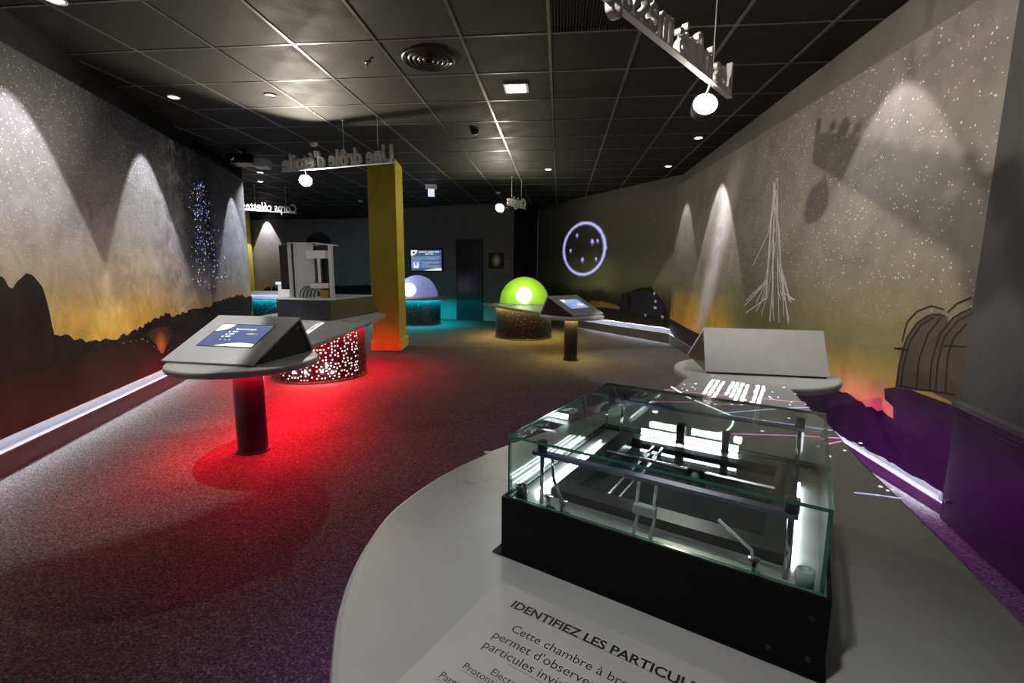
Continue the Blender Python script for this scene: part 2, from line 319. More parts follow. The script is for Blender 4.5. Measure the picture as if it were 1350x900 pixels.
def text_obj(name, body, mat, parent, M, size, extrude=0.0, offset=0.0, spacing=1.0, fit=None):
    me = text_mesh(body, size, extrude, offset, spacing); me.materials.clear(); me.materials.append(MT[mat])
    if fit:
        xs = [v.co.x for v in me.vertices]; k = fit/(max(xs)-min(xs)); me.transform(Matrix.Diagonal((k, 1, 1, 1)))
    o = bpy.data.objects.new(name, me); COL.objects.link(o); o.parent = parent; o.matrix_local = M; return o
def lamp(name, typ, loc, energy, color, parent=None, radius=0.03, direction=None, angle=60, blend=0.2):
    l = bpy.data.lights.new(name, typ); l.energy = energy; l.color = color; l.shadow_soft_size = radius
    if typ == 'SPOT': l.spot_size = math.radians(angle); l.spot_blend = blend
    o = bpy.data.objects.new(name, l); COL.objects.link(o); o.location = loc
    if direction is not None: o.rotation_euler = Vector(direction).to_track_quat('-Z', 'Y').to_euler()
    if parent is not None: o.parent = parent
    return o

# ================================================================= the room
H = 3.05
bm = bmesh.new(); box(bm, -12, 5, -3, 16, -0.1, 0); tag(link('floor', bm, 'carpet'), 'dark speckled carpet floor', None, kind='structure')
bm = bmesh.new(); box(bm, -12, 5, -3, 16, H+0.03, H+0.2); ceil = tag(link('ceiling', bm, 'black'), 'black suspended tile ceiling', None, kind='structure')
G, GX, GY = 0.6633, -0.1148, 3.7406

class Wall:
    """local x along the wall, local -y into the room, local z up"""
    def __init__(s, name, a, b, mat='greywall', label=None, ext=(0, 0), th=0.12, back=0.085, h=H+0.05):
        s.a, s.b = Vector((a[0], a[1], 0)), Vector((b[0], b[1], 0)); d = s.b-s.a; s.len = d.length; s.ang = math.atan2(d.y, d.x)
        s.o = box_obj(name, (-ext[0], s.len+ext[1], back, back+th, 0, h), mat); s.o.location = s.a; s.o.rotation_euler = (0, 0, s.ang)
        tag(s.o, label, None, kind='structure'); s.inv = (Matrix.Translation(s.a) @ Matrix.Rotation(s.ang, 4, 'Z')).inverted(); s.ext = ext
    def px(s, u, v):
        p = s.inv @ on_wall(u, v, s.a, s.b); return p.x, p.z
    def panel(s, name, x0, x1, zb0, zb1, zt0, zt1, mat, th=0.03):
        bm = bmesh.new(); lo = lambda x: zb0+(zb1-zb0)*(x-x0)/(x1-x0); n = 12; rows = []
        pts = [(x0, zb0), (x1, zb1), (x1, zt1), (x0, zt0)]
        f = [bm.verts.new((p[0], 0, p[1])) for p in pts]; k = [bm.verts.new((p[0], th, p[1])) for p in pts]
        bm.faces.new(f); bm.faces.new(k[::-1])
        for i in range(4): bm.faces.new((f[i], k[i], k[(i+1) % 4], f[(i+1) % 4]))
        return link(name, bm, mat, s.o)
    def print(s, name, pts, mat, off=0.002, px=True, jag=0.0):
        q = [s.px(*p) for p in pts] if px else pts
        if jag:
            rj = random.Random(len(pts)); d = []
            for (a, b) in zip(q, q[1:]+q[:1]):
                L_ = math.hypot(b[0]-a[0], b[1]-a[1]); n = max(1, int(L_/0.035)) if L_ < 0.9 else 1
                for k in range(n): f = k/n; d.append((a[0]+(b[0]-a[0])*f, a[1]+(b[1]-a[1])*f+(rj.uniform(-jag, jag) if k else 0)))
            q = d
        bm = bmesh.new(); f = poly(bm, [(x, -off, z) for x, z in q]); bmesh.ops.triangulate(bm, faces=[f]); return link(name, bm, mat, s.o)
    def stroke(s, name, lines, mat, wd=0.012, off=0.003):
        bm = bmesh.new()
        for ln in lines:
            q = [Vector(s.px(*p)) for p in ln]
            for a, b in zip(q, q[1:]):
                t = b-a
                if t.length < 1e-6: continue
                n = Vector((-t.y, t.x)).normalized()*wd/2
                poly(bm, [(p.x, -off, p.y) for p in (a-n, b-n, b+n, a+n)])
        return link(name, bm, mat, s.o)
    def base(s, x0, x1, zp0, zp1, zb0, zb1):
        """plinth, lit cove and LED strip under the mural"""
        bm = bmesh.new()
        for (y0, y1, lo, hi) in ((-0.002, 0.085, 0, None),):
            pts = [(x0, 0), (x1, 0), (x1, zp1), (x0, zp0)]
            f = [bm.verts.new((p[0], y0, p[1])) for p in pts]; k = [bm.verts.new((p[0], y1, p[1])) for p in pts]
            bm.faces.new(f); bm.faces.new(k[::-1])
            for i in range(4): bm.faces.new((f[i], k[i], k[(i+1) % 4], f[(i+1) % 4]))
        link('plinth', bm, 'plinth', s.o)
        bm = bmesh.new(); poly(bm, [(x0, 0.055, zp0), (x1, 0.055, zp1), (x1, 0.083, zb1+0.03), (x0, 0.083, zb0+0.03)]); link('cove_panel', bm, 'cove', s.o)
        bm = bmesh.new(); tube(bm, [(x0, 0.0, zp0+0.002), (x1, 0.0, zp1+0.002)], 0.006, 4); link('edge_profile', bm, 'alu', s.o)
        bm = bmesh.new(); poly(bm, [(x0, 0.004, zb0-0.0008), (x1, 0.004, zb1-0.0008), (x1, 0.016, zb1-0.0008), (x0, 0.016, zb0-0.0008)])
        tag(link('led_strip', bm, 'led', s.o), 'cool white LED strip under the mural')

WL = Wall('wall_left', (-3.45, 2.4), (-5.55, 7.926), 'jet', 'long starry-sky mural wall over a glowing plinth strip', ext=(5.5, 0))
WL.panel('mural', -5.4, WL.len, 0.26, 0.21, 2.64, 2.87, 'mural_left'); WL.base(-5.4, WL.len, 0.16, 0.13, 0.26, 0.21)
WL.inv_len = WL.len
WR = Wall('wall_right', (2.07, 8.9), (2.125, 2.58), 'greywall', 'starry-sky mural wall with a shower of pale tracks', ext=(0.05, 0.1))
WR.panel('mural', 0, WR.len, 0.275, 0.125, 2.85, 2.70, 'mural_right'); WR.base(0, WR.len, 0.18, 0.055, 0.275, 0.125)
WB = Wall('wall_back_right', (-0.60, 12.807), (2.07, 8.9), 'greywall', 'dark mural wall with a lilac ring', ext=(0, 0.05))
WB.panel('mural', 0, WB.len, 0.26, 0.275, 2.95, 2.85, 'mural_ring'); WB.base(0, WB.len, 0.16, 0.18, 0.26, 0.275)
WK = Wall('wall_back', (-4.5, 13.0), (-1.2, 12.15), 'midgrey', 'charcoal back wall with a screen and a door', ext=(0.3, 0), back=0.0)
WF = Wall('wall_back_left', (-10.2, 13.62), (-4.5, 13.0), 'darkwall', 'far bay mural wall with a city skyline', ext=(0.5, 0.2))
WF.panel('mural', 0, WF.len, 0.44, 0.44, 2.80, 2.80, 'mural_bay'); WF.base(0, WF.len, 0.19, 0.19, 0.44, 0.44)
WG = Wall('wall_recess', (-1.2, 12.15), (-0.60, 12.807), 'black', 'black strip of wall between the picture and the ring mural', back=0.02, th=0.1)
WN = Wall('wall_right_near', (2.13, 2.65), (1.20, -1.4), 'darkwall', 'plain charcoal side wall with a low cabinet', ext=(0.02, 1.5), back=0.0)
WZ = Wall('wall_front', (1.6, -1.5), (-3.4, -1.5), 'darkwall', 'charcoal wall closing the hall', ext=(1, 1), back=0.0)
WS = Wall('wall_bay_left', (-10.2, 7.0), (-10.2, 13.7), 'darkwall', 'dark side wall of the far bay', ext=(0.3, 0.2), back=0.0)
WT = Wall('wall_bay_front', (-5.75, 7.97), (-10.3, 6.9), 'darkwall', 'dark return wall of the far bay', back=0.0)
# corner cheek that closes the end of the left wall
bm = bmesh.new(); box(bm, -0.008, 0.0, 0.0, 0.22, 0, H+0.02); ck = link('end_cheek', bm, 'darkwall', WL.o); ck.location = (WL.len+0.008, 0, 0)

# ---- ceiling tiles, bars
tm = bmesh.new(); box(tm, -G/2+0.011, G/2-0.011, -G/2+0.011, G/2-0.011, 0, 0.02, bev=0.004)
tile_me = bpy.data.meshes.new('ceiling_tile'); bmesh.ops.recalc_face_normals(tm, faces=tm.faces[:]); tm.to_mesh(tile_me); tile_me.materials.append(MT['tile'])
rest = bmesh.new(); cells = []
for i in range(-16, 5):
    for j in range(-9, 17):
        x, y = GX+(i+0.5)*G, GY+(j+0.5)*G
        if (i, j) == (0, -1): continue                       # air grille sits here
        q = Vector((x, y, H))-Vector((0, 0, HC)); zc = q.dot(FW); vis = False
        if zc > 0.3:
            for dx in (-0.5, 0, 0.5):
                for dy in (-0.5, 0, 0.5):
                    q = Vector((x+dx*G, y+dy*G, H-HC)); zc = q.dot(FW)
                    if zc > 0.2: u, v = 675+F*q.dot(R2)/zc, 450-F*q.dot(U2)/zc; vis |= (-5 < u < 1355 and -5 < v < 900)
        if vis and x > -3.9-0.34*max(0, y-2.4)-(3.5 if y > 8 else 0) and x < 2.3: cells.append((x*x+y*y, x, y))
        else: box(rest, x-G/2+0.011, x+G/2-0.011, y-G/2+0.011, y+G/2-0.011, H, H+0.02)
cells.sort()
for d, x, y in cells[:300]:
    o = bpy.data.objects.new('ceiling_tile', tile_me); COL.objects.link(o); o.parent = ceil; o.location = (x, y, H)
for d, x, y in cells[300:]: box(rest, x-G/2+0.011, x+G/2-0.011, y-G/2+0.011, y+G/2-0.011, H, H+0.02)
tag(link('ceiling_tile_field', rest, 'tile', ceil), kind='stuff')
for i in range(-15, 5):
    x = GX+i*G; box_obj('grid_bar', (x-0.012, x+0.012, -3, 15, H-0.006, H+0.018), 'gridbar', ceil)
for j in range(-9, 17):
    y = GY+j*G; box_obj('cross_bar', (-11.5, 4, y-0.010, y+0.010, H-0.003, H+0.018), 'gridbar', ceil)

# ---- prints on the left mural (traced from the photograph onto the wall)
WL.print('meadow_print', [(-2, 566), (-2, 480), (60, 486), (75, 470), (150, 455), (190, 447), (214, 466), (235, 455), (260, 452), (300, 446), (331, 438), (331, 437), (218, 485), (100, 536), (0, 580)], 'meadow', 0.0012)
WL.print('rock_tower_print', [(-30, 560), (-30, 350), (-5, 362), (3, 365), (11, 378), (16, 380), (22, 371), (28, 366), (34, 360), (42, 362), (50, 371), (56, 379), (60, 392), (64, 408), (68, 428), (71, 440), (72, 470), (66, 487), (20, 492), (-2, 500)], 'rock', 0.0022, jag=0.012)
WL.print('ridge_print', [(70, 478), (70, 441), (80, 443), (90, 441), (97, 448), (105, 446), (113, 451), (122, 449), (131, 450), (143, 447), (150, 448), (160, 441), (170, 440), (178, 434), (186, 431), (193, 427), (200, 422), (207, 419), (213, 416), (220, 413), (228, 417), (236, 414), (243, 412), (250, 408), (258, 406), (266, 407), (274, 405), (280, 400), (290, 397), (300, 393), (310, 391), (318, 388), (325, 392), (332, 390), (332, 436), (300, 447), (262, 452), (236, 456), (215, 467), (190, 447), (150, 456)], 'ridge', 0.0018, jag=0.022)
WL.print('campfire_print', [(192, 441), (199, 434), (210, 431), (222, 430), (229, 436), (226, 446), (219, 456), (215, 466), (209, 461), (205, 453), (198, 447)], 'fire', 0.0028)
q = random.Random(21); top = [(-5.4+5.3*k/60, 0.75+0.25*math.sin(k*0.21)+0.12*math.sin(k*0.63+1)+q.uniform(-0.02, 0.02)) for k in range(61)]
WL.print('ridge_print', [(-5.4, 0.262)]+top+[(-0.1, 0.262)], 'ridge', 0.0018, px=False)
# emission makes these star dots show in the dark between two light cones
bm = bmesh.new(); rnd = random.Random(3)
groups = {0: bmesh.new(), 1: bmesh.new(), 2: bmesh.new()}
for k in range(230):
    v = 240+140*rnd.random()**0.9; half = 10+22*(v-240)/140; u = 261+0.12*(v-240)+rnd.uniform(-1, 1)*half*rnd.uniform(0.3, 1.15)
    x, z = WL.px(u, v); r = rnd.uniform(0.004, 0.0115); c = rnd.choices((0, 1, 2), (7, 3, 1))[0]
    poly(groups[c], [(x+r*math.cos(a*PI/3), -0.003, z+r*math.sin(a*PI/3)) for a in range(6)])
bm.free()
MT['star_blue'] = glow('star_blue', (0.16, 0.35, 1.0), 0.45); MT['star_white'] = glow('star_white', (0.75, 0.82, 1.0), 0.4); MT['star_orange'] = glow('star_orange', (1.0, 0.35, 0.15), 0.4)
for c, nm in ((0, 'star_blue'), (1, 'star_white'), (2, 'star_orange')): tag(link('glowing_star_dots', groups[c], nm, WL.o), kind='stuff')

# ---- prints on the right mural
WR.print('foothill_print', [(880, 431), (884, 420), (905, 432), (930, 444), (960, 455), (1000, 470), (1040, 484), (1080, 500), (1100, 513), (1108, 516), (1116, 517), (1124, 522), (1130, 527), (1137, 530), (1142, 536), (1150, 536), (1157, 542), (1163, 540), (1170, 547), (1177, 551), (1182, 556), (1240, 590), (1262, 598), (1262, 660), (1240, 647), (1157, 600), (1095, 566), (1000, 515), (897, 455)], 'sil', 0.0018, jag=0.008)
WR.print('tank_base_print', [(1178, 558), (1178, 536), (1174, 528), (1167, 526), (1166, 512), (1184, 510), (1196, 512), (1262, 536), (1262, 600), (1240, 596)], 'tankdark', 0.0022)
def arc(cx, cy, rx, ry, a0, a1, n=14): return [(cx+rx*math.cos(math.radians(a0+(a1-a0)*k/n)), cy-ry*math.sin(math.radians(a0+(a1-a0)*k/n))) for k in range(n+1)]
WR.print('tank_print', [(1183, 512), (1184, 490), (1188, 465), (1196, 443), (1208, 425), (1222, 415), (1240, 412), (1250, 418), (1250, 520), (1225, 516)], 'tank', 0.0026)
WR.print('tank_print', [(1228, 516), (1229, 480), (1236, 447), (1250, 424), (1268, 410), (1296, 405), (1290, 535), (1256, 530)], 'tank', 0.0030)
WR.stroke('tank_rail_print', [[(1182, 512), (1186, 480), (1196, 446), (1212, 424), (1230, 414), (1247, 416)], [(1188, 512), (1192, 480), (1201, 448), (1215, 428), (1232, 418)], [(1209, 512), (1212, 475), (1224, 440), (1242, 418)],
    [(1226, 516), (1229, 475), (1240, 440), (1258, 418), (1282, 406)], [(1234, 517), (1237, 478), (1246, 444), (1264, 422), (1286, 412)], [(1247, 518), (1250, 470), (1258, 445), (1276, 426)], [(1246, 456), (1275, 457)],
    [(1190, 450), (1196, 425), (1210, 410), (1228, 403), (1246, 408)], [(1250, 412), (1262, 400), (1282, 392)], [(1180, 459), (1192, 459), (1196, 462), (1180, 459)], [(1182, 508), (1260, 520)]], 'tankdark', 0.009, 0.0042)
rr = random.Random(11); shower = []
for k in range(13):
    x0 = 1022+rr.uniform(-2.5, 4); xm = 1010+k*1.9+rr.uniform(-3, 3); ym = rr.uniform(340, 392); xe = xm+(xm-1021)*1.25+rr.uniform(-6, 6); ye = rr.uniform(392, 428)
    shower.append([(x0, 232+rr.uniform(0, 30)), (xm+(1022-xm)*0.45, 300), (xm, ym), (xe, ye)])
    if k % 2: shower.append([(xm, ym), (xe+rr.uniform(-14, 14), ye-rr.uniform(-6, 12))])
shower += [[(1024, 235), (1014, 305), (993, 350)], [(1022, 300), (1008, 375), (982, 403)], [(1023, 320), (1012, 392), (984, 412)], [(1026, 340), (1030, 385), (1037, 400)]]
WR.stroke('particle_shower_print', shower, 'trace', 0.013, 0.003)

# ---- prints and painted glow on the ring mural
cx, cz = WB.px(770.5, 328); a_, b_ = WB.px(743.5, 328), WB.px(797.5, 328); t_, l_ = WB.px(770.5, 294), WB.px(770.5, 362)
rx, rz = abs(b_[0]-a_[0])/2, abs(t_[1]-l_[1])/2; ccx = (a_[0]+b_[0])/2
def annulus(r0, r1, off, jit=0.0, n=72):
    bm = bmesh.new(); q = random.Random(5); I, O = [], []
    for k in range(n):
        a = 2*PI*k/n; j = 1+q.uniform(-jit, jit); I.append(bm.verts.new((ccx+rx*r0*math.cos(a)/j, -off, cz+rz*r0*math.sin(a)/j))); O.append(bm.verts.new((ccx+rx*r1*math.cos(a)*j, -off, cz+rz*r1*math.sin(a)*j)))
    for k in range(n): bm.faces.new((I[k], I[(k+1) % n], O[(k+1) % n], O[k]))
    return bm
link('ring_halo_glow', annulus(0.90, 1.09, 0.002, 0.012), 'ringhalo', WB.o); link('ring_glow', annulus(0.95, 1.045, 0.003, 0.008), 'ringglow', WB.o)
for u, v, r in ((761, 311, 3.2), (781, 319, 4.2), (788, 318, 3), (752.5, 331, 3), (768, 343, 4), (786, 342, 3), (799, 327, 3)):
    WB.print('fleck_glow', [(u+r*0.75*math.cos(a), v+r*1.25*math.sin(a)) for a in (0.2, 1.3, 2.2, 3.3, 4.4, 5.4)], 'ringhalo', 0.0025); WB.print('fleck_core_glow', [(u+r*0.4*math.cos(a), v-1+r*0.7*math.sin(a)) for a in (0, 1, 2, 3, 4, 5)], 'ringglow', 0.0032)
WB.print('plain_print', [(708, 420), (708, 398), (770, 398), (790, 396), (815, 404), (820, 396), (826, 386), (833, 385), (839, 381), (846, 379), (851, 379), (858, 378), (864, 384), (870, 392), (876, 400), (880, 412), (882, 430), (800, 420)], 'sil', 0.0018)
WB.print('dune_print', [(772, 401), (780, 396), (792, 397), (806, 400), (817, 404), (817, 408), (795, 405), (780, 405)], 'dune', 0.0026)
WB.print('dome_print', [(818, 408), (818, 392), (820, 387), (824, 386), (827, 389), (828, 408)], 'skyline', 0.003)
WB.print('tower_print', [(832, 408), (832, 385), (848, 382), (860, 386), (866, 389), (867, 396), (872, 398), (875, 410), (873, 418), (832, 412)], 'skyline', 0.003)
WB.stroke('tower_light_print', [[(862, 386), (864, 387)], [(863, 397), (866, 397.5)], [(862, 405), (866, 406)], [(850, 415), (852, 415.5)], [(872, 417), (875, 418)]], 'trace', 0.05, 0.005)
# ---- skyline on the far bay mural
WF.print('skyline_print', [(331, 396), (331, 384), (345, 384), (352, 378), (370, 380), (390, 376), (410, 379), (430, 378), (442, 376), (446, 383), (452, 377), (460, 381), (465, 376), (474, 382), (478, 376), (484, 375), (489, 378), (500, 376), (520, 380), (520, 397), (331, 397)], 'skyline', 0.002)
WF.print('disc_print', [(420+17*math.cos(a*PI/12), 322+16*math.sin(a*PI/12)) for a in range(24)], 'tank', 0.002)

# ---- door, screen, picture on the back wall
x0, _ = WK.px(602, 400); x1, _ = WK.px(637, 400)
dr = box_obj('door_1', (x0, x1, -0.02, 0.0, 0.0, 2.15), 'black', WK.o)
tag(box_obj('door_leaf', (x0+0.03, x1-0.03, -0.028, -0.02, 0.01, 2.11), 'blackgloss', dr), 'flush black door leaf')
bm = bmesh.new(); lathe(bm, [(0.001, -0.07), (0.02, -0.07), (0.024, -0.05), (0.012, -0.03), (0.012, 0)], 12); hd = link('door_knob', bm, 'steel', dr, True); hd.rotation_euler = (-PI/2, 0, 0); hd.location = (x1-0.09, -0.025, 1.02)
hd.rotation_euler = (PI/2, 0, 0); hd.scale = (1, 1, -1)
def on_back(name, cat, label, u, v, d=0.0):
    x, z = WK.px(u, v); p = WK.o.matrix_basis @ Vector((x, -d, z)); return empty(name, p, WK.ang, label, cat)
(xa, za), (xb, zb) = WK.px(543, 329.5), WK.px(583.5, 356.5); W_, H_ = xb-xa, za-zb
tv = on_back('wall_screen', 'screen', 'blue information screen glowing on the charcoal back wall', 563, 343)
box_obj('housing', (-W_/2-0.03, W_/2+0.03, -0.05, 0.0, -H_/2-0.03, H_/2+0.03), 'black', tv, 0.004)
def sc_rect(par, name, mat, x0, x1, z0, z1, y=-0.0515):
    bm = bmesh.new(); poly(bm, [(x0*W_-W_/2, y, z0*H_-H_/2), (x1*W_-W_/2, y, z0*H_-H_/2), (x1*W_-W_/2, y, z1*H_-H_/2), (x0*W_-W_/2, y, z1*H_-H_/2)]); return link(name, bm, mat, par)
scr = sc_rect(tv, 'display', 'scr_navy', 0, 1, 0, 1)
sc_rect(scr, 'header_band', 'scr_navy', 0.22, 1, 0.74, 1.0, -0.0518)
bm = bmesh.new(); pts = [(0, 1), (0, 0.72)]+[(0.22*math.sin(a), 1-0.28*math.cos(a)) for a in [k*PI/16 for k in range(1, 9)]]
poly(bm, [(p[0]*W_-W_/2, -0.052, p[1]*H_-H_/2) for p in pts]); link('logo_corner', bm, 'scr_white', scr)
bm = bmesh.new(); poly(bm, [((0.10+0.035*math.cos(a*PI/6))*W_-W_/2, -0.0525, (0.88+0.05*math.sin(a*PI/6))*H_-H_/2) for a in range(12)]); link('logo_dot', bm, 'ink', scr)
bm = bmesh.new(); poly(bm, [(p[0]*W_-W_/2, -0.052, p[1]*H_-H_/2) for p in [(0.42, 0), (1, 0), (1, 0.13)]+[(1-0.58*k/10, 0.13*math.cos(k/10*PI/2)) for k in range(1, 10)]]); link('bottom_arc', bm, 'scr_white', scr)
sc_rect(scr, 'picture', 'scr_sky', 0.02, 0.31, 0.12, 0.49, -0.052); sc_rect(scr, 'picture_figure', 'scr_white', 0.08, 0.25, 0.12, 0.40, -0.0525); sc_rect(scr, 'picture_shade', 'ink', 0.14, 0.18, 0.25, 0.40, -0.053)
q = random.Random(2)
for z, h, xs, m in ((0.90, 0.05, ((0.26, 0.55), (0.58, 0.78), (0.80, 0.95)), 'scr_white'), (0.80, 0.05, ((0.47, 0.62), (0.64, 0.75)), 'scr_white'), (0.66, 0.03, ((0.03, 0.97),), 'scr_pale'), (0.60, 0.03, ((0.03, 0.95),), 'scr_pale'), (0.54, 0.03, ((0.03, 0.9),), 'scr_pale'), (0.42, 0.03, ((0.34, 0.97),), 'scr_pale'), (0.36, 0.03, ((0.36, 0.95),), 'scr_pale'), (0.30, 0.03, ((0.34, 0.6),), 'scr_pale'), (0.23, 0.03, ((0.34, 0.97),), 'scr_pale'), (0.17, 0.03, ((0.36, 0.95),), 'scr_pale')):
    for xa_, xb_ in xs:
        x = xa_
        while x < xb_-0.01:
            wd = min(q.uniform(0.03, 0.09), xb_-x); sc_rect(scr, 'text_line', m, x, x+wd-0.012, z-h/2, z+h/2, -0.0525); x += wd
(xa, za), (xb, zb) = WK.px(645, 333), WK.px(664, 354); W2, H2 = xb-xa, za-zb
pf = on_back('moon_picture', 'picture', 'small dark framed picture of a pale golden disc beside the door', 654.5, 343.5)
bm = bmesh.new()
for d in ((-W2/2, W2/2, -0.03, 0, H2/2-0.02, H2/2), (-W2/2, W2/2, -0.03, 0, -H2/2, -H2/2+0.02), (-W2/2, -W2/2+0.02, -0.03, 0, -H2/2, H2/2), (W2/2-0.02, W2/2, -0.03, 0, -H2/2, H2/2)): box(bm, *d)
link('frame', bm, 'black', pf); box_obj('print', (-W2/2+0.02, W2/2-0.02, -0.012, 0, -H2/2+0.02, H2/2-0.02), 'moon', pf)
cpn = on_back('caption_plate', 'plate', 'small brass caption plate to the right of the framed picture', 668.5, 343.5)
box_obj('plate_body', (-0.09, 0.09, -0.012, 0, -0.05, 0.05), 'dune', cpn, 0.002); box_obj('plate_lettering', (-0.07, 0.07, -0.014, -0.012, -0.012, 0.012), 'rule', cpn)

# ---- low cabinet against the near right wall
cb = empty('wall_cabinet', WN.a, WN.ang, 'low charcoal cabinet with a top ledge against the dark side wall', 'cabinet')
box_obj('body', (0.08, 4.0, -0.03, 0.0, 0.0, 0.62), 'black', cb, 0.002); box_obj('ledge', (0.06, 4.0, -0.045, 0.0, 0.62, 0.65), 'darkwall', cb, 0.003)
box_obj('door_panel', (0.12, 1.30, -0.042, -0.03, 0.02, 0.585), 'blackgloss', cb, 0.003); box_obj('door_panel', (1.31, 2.5, -0.042, -0.03, 0.02, 0.585), 'blackgloss', cb, 0.003)
bm = bmesh.new(); tube(bm, [(0.16, -0.045, 0.13), (0.16, -0.06, 0.13)], 0.012, 10); link('lock', bm, 'steel', cb)

# ---- yellow columns
def column(label, cx, cy, wx, wy, rz=0.0, base=True):
    e = empty('yellow_column', (cx, cy, 0), rz, label, 'column')
    box_obj('shaft', (-wx/2, wx/2, -wy/2, wy/2, 0, H), 'yellow', e, 0.004)
    if base: box_obj('base', (-wx/2-0.03, wx/2+0.03, -wy/2-0.03, wy/2+0.03, 0, 0.17), 'yellow', e, 0.006)
    return e
p0, p1, p2 = at(493, 461), at(519, 461), at(538, 455)
rz = math.atan2(p1.y-p0.y, p1.x-p0.x)
column('square yellow column behind the red-lit table', -2.87, 7.66, 0.44, 0.60, rz)
p = WT.a.lerp(WT.b, 0.0)+Vector((-0.25, 0.55, 0)); column('yellow column half hidden behind the end of the mural wall', -9.45, 13.2, 0.42, 0.42, 0.1, base=False)

# ================================================================= tables
TZ = 0.68
def disc_pts(c, r, a0, a1, n): return [Vector((c[0]+r*math.cos(a0+(a1-a0)*k/n), c[1]+r*math.sin(a0+(a1-a0)*k/n))) for k in range(n+1)]
def exhibit_outline(cd_, rd, ce, re, neck):
    """a small disc joined by a widening neck to a big round end"""
    cd_, ce = Vector(cd_), Vector(ce); ax = (ce-cd_).normalized(); nr = Vector((-ax.y, ax.x)); th = math.atan2(ax.y, ax.x); D = (ce-cd_).length
    al = math.asin(min(0.95, (re-neck)/D))
    ad = math.asin(neck/rd); ring = disc_pts(cd_, rd, th+ad, th+2*PI-ad, 40); end = disc_pts(ce, re, th-PI/2-al*0.9, th+PI/2+al*0.9, 44)
    return ring+end
def perforated_drum(bm, r, z0, z1, n, m, keep, rs):
    g = [[bm.verts.new((r*math.cos(2*PI*i/n), r*math.sin(2*PI*i/n), z0+(z1-z0)*j/m)) for i in range(n)] for j in range(m+1)]
    holes = set(); q = random.Random(rs)
    for j in range(1, m-1):
        for i in range(n):
            if q.random() < keep and not any(((i+a) % n, j+b) in holes for a in (-1, 0, 1) for b in (-1, 0, 1)): holes.add((i, j))
    for j in range(m):
        for i in range(n):
            if (i, j) in holes: continue
            bm.faces.new((g[j][i], g[j][(i+1) % n], g[j+1][(i+1) % n], g[j+1][i]))
def exhibit(label, outline, drum, rdrum, led, core, holes, pole=None, rs=1, strip=None):
    e = empty('exhibit_table', (drum[0], drum[1], 0), 0, label, 'table'); o = Vector((drum[0], drum[1]))
    bm = bmesh.new(); slab(bm, [p-o for p in outline], TZ, 0.045, 0.014); tp = link('tabletop', bm, 'top', e, True)
    tp.data.set_sharp_from_angle(angle=0.12)
    bm = bmesh.new(); perforated_drum(bm, rdrum, 0.0, TZ-0.045, int(200*rdrum/0.56), 36, holes, rs); tag(link('perforated_drum', bm, 'blackgloss', e, False), 'black perforated drum base')
    bm = bmesh.new(); lathe(bm, [(rdrum-0.1, 0.02), (rdrum-0.1, TZ-0.05)], 40); link('light_core', bm, core, e, True)
    bm = bmesh.new(); lathe(bm, [(rdrum+0.012, 0.0), (rdrum+0.012, 0.022), (rdrum, 0.024)], 64, cap=False); link('foot_ring', bm, 'black', e, True)
    r0 = rdrum+0.03; r1 = r0+0.025; bm = bmesh.new(); n = 64
    I = [bm.verts.new((r0*math.cos(2*PI*k/n), r0*math.sin(2*PI*k/n), TZ-0.05)) for k in range(n)]; O = [bm.verts.new((r1*math.cos(2*PI*k/n), r1*math.sin(2*PI*k/n), TZ-0.05)) for k in range(n)]
    for k in range(n): bm.faces.new((I[k], O[k], O[(k+1) % n], I[(k+1) % n]))
    tag(link('led_ring', bm, led, e), 'coloured LED ring under the tabletop')
    bm = bmesh.new(); zl = TZ-(0.058 if led == 'red' else 0.0525); lathe(bm, [(r1+0.012, TZ-0.045), (r1+0.012, zl), (r1+0.016, zl), (r1+0.016, TZ-0.045)], 64, cap=False); link('led_lip', bm, 'black', e, True)
    if strip is not None:
        a, b = Vector(strip[0])-o, Vector(strip[1])-o; d = (b-a).normalized(); nn = Vector((-d.y, d.x))*0.02
        bm = bmesh.new(); poly(bm, [(p.x, p.y, TZ-0.05) for p in (a-nn, b-nn, b+nn, a+nn)]); tag(link('led_strip', bm, led, e), 'coloured LED strip under the neck of the tabletop')
        for sg in (-1, 1):
            bm = bmesh.new(); A, B = a+nn*sg*1.8, b+nn*sg*1.8; poly(bm, [(A.x, A.y, TZ-0.045), (B.x, B.y, TZ-0.045), (B.x, B.y, TZ-0.085), (A.x, A.y, TZ-0.085)]); link('led_lip', bm, 'black', e)  # side shields added to keep the strip's light pool narrow
    if pole is not None:
        c = Vector(pole)-o; bm = bmesh.new(); lathe(bm, [(0.112, 0.0), (0.112, 0.012), (0.1, 0.014), (0.1, TZ-0.045)], 40, (c.x, c.y)); link('pole', bm, 'blackgloss', e, True).data.set_sharp_from_angle(angle=0.6)
        bm = bmesh.new(); n = 32; rr0, rr1 = 0.12, 0.15
        I = [bm.verts.new((c.x+rr0*math.cos(2*PI*k/n), c.y+rr0*math.sin(2*PI*k/n), TZ-0.05)) for k in range(n)]; O = [bm.verts.new((c.x+rr1*math.cos(2*PI*k/n), c.y+rr1*math.sin(2*PI*k/n), TZ-0.05)) for k in range(n)]
        for k in range(n): bm.faces.new((I[k], O[k], O[(k+1) % n], I[(k+1) % n]))
        tag(link('led_ring', bm, {'magenta': 'magenta2', 'red': 'red2'}.get(led, led), e), 'small coloured LED ring around the pole')
        bm = bmesh.new(); lathe(bm, [(0.165, TZ-0.045), (0.165, TZ-0.062), (0.169, TZ-0.062), (0.169, TZ-0.045)], 40, (c.x, c.y), cap=False); link('led_lip', bm, 'black', e, True)
        if led in ('magenta', 'red'): bpy.data.objects.remove(bpy.data.objects[[k.name for k in e.children if k.name.startswith('led_lip')][-1]])
    return e
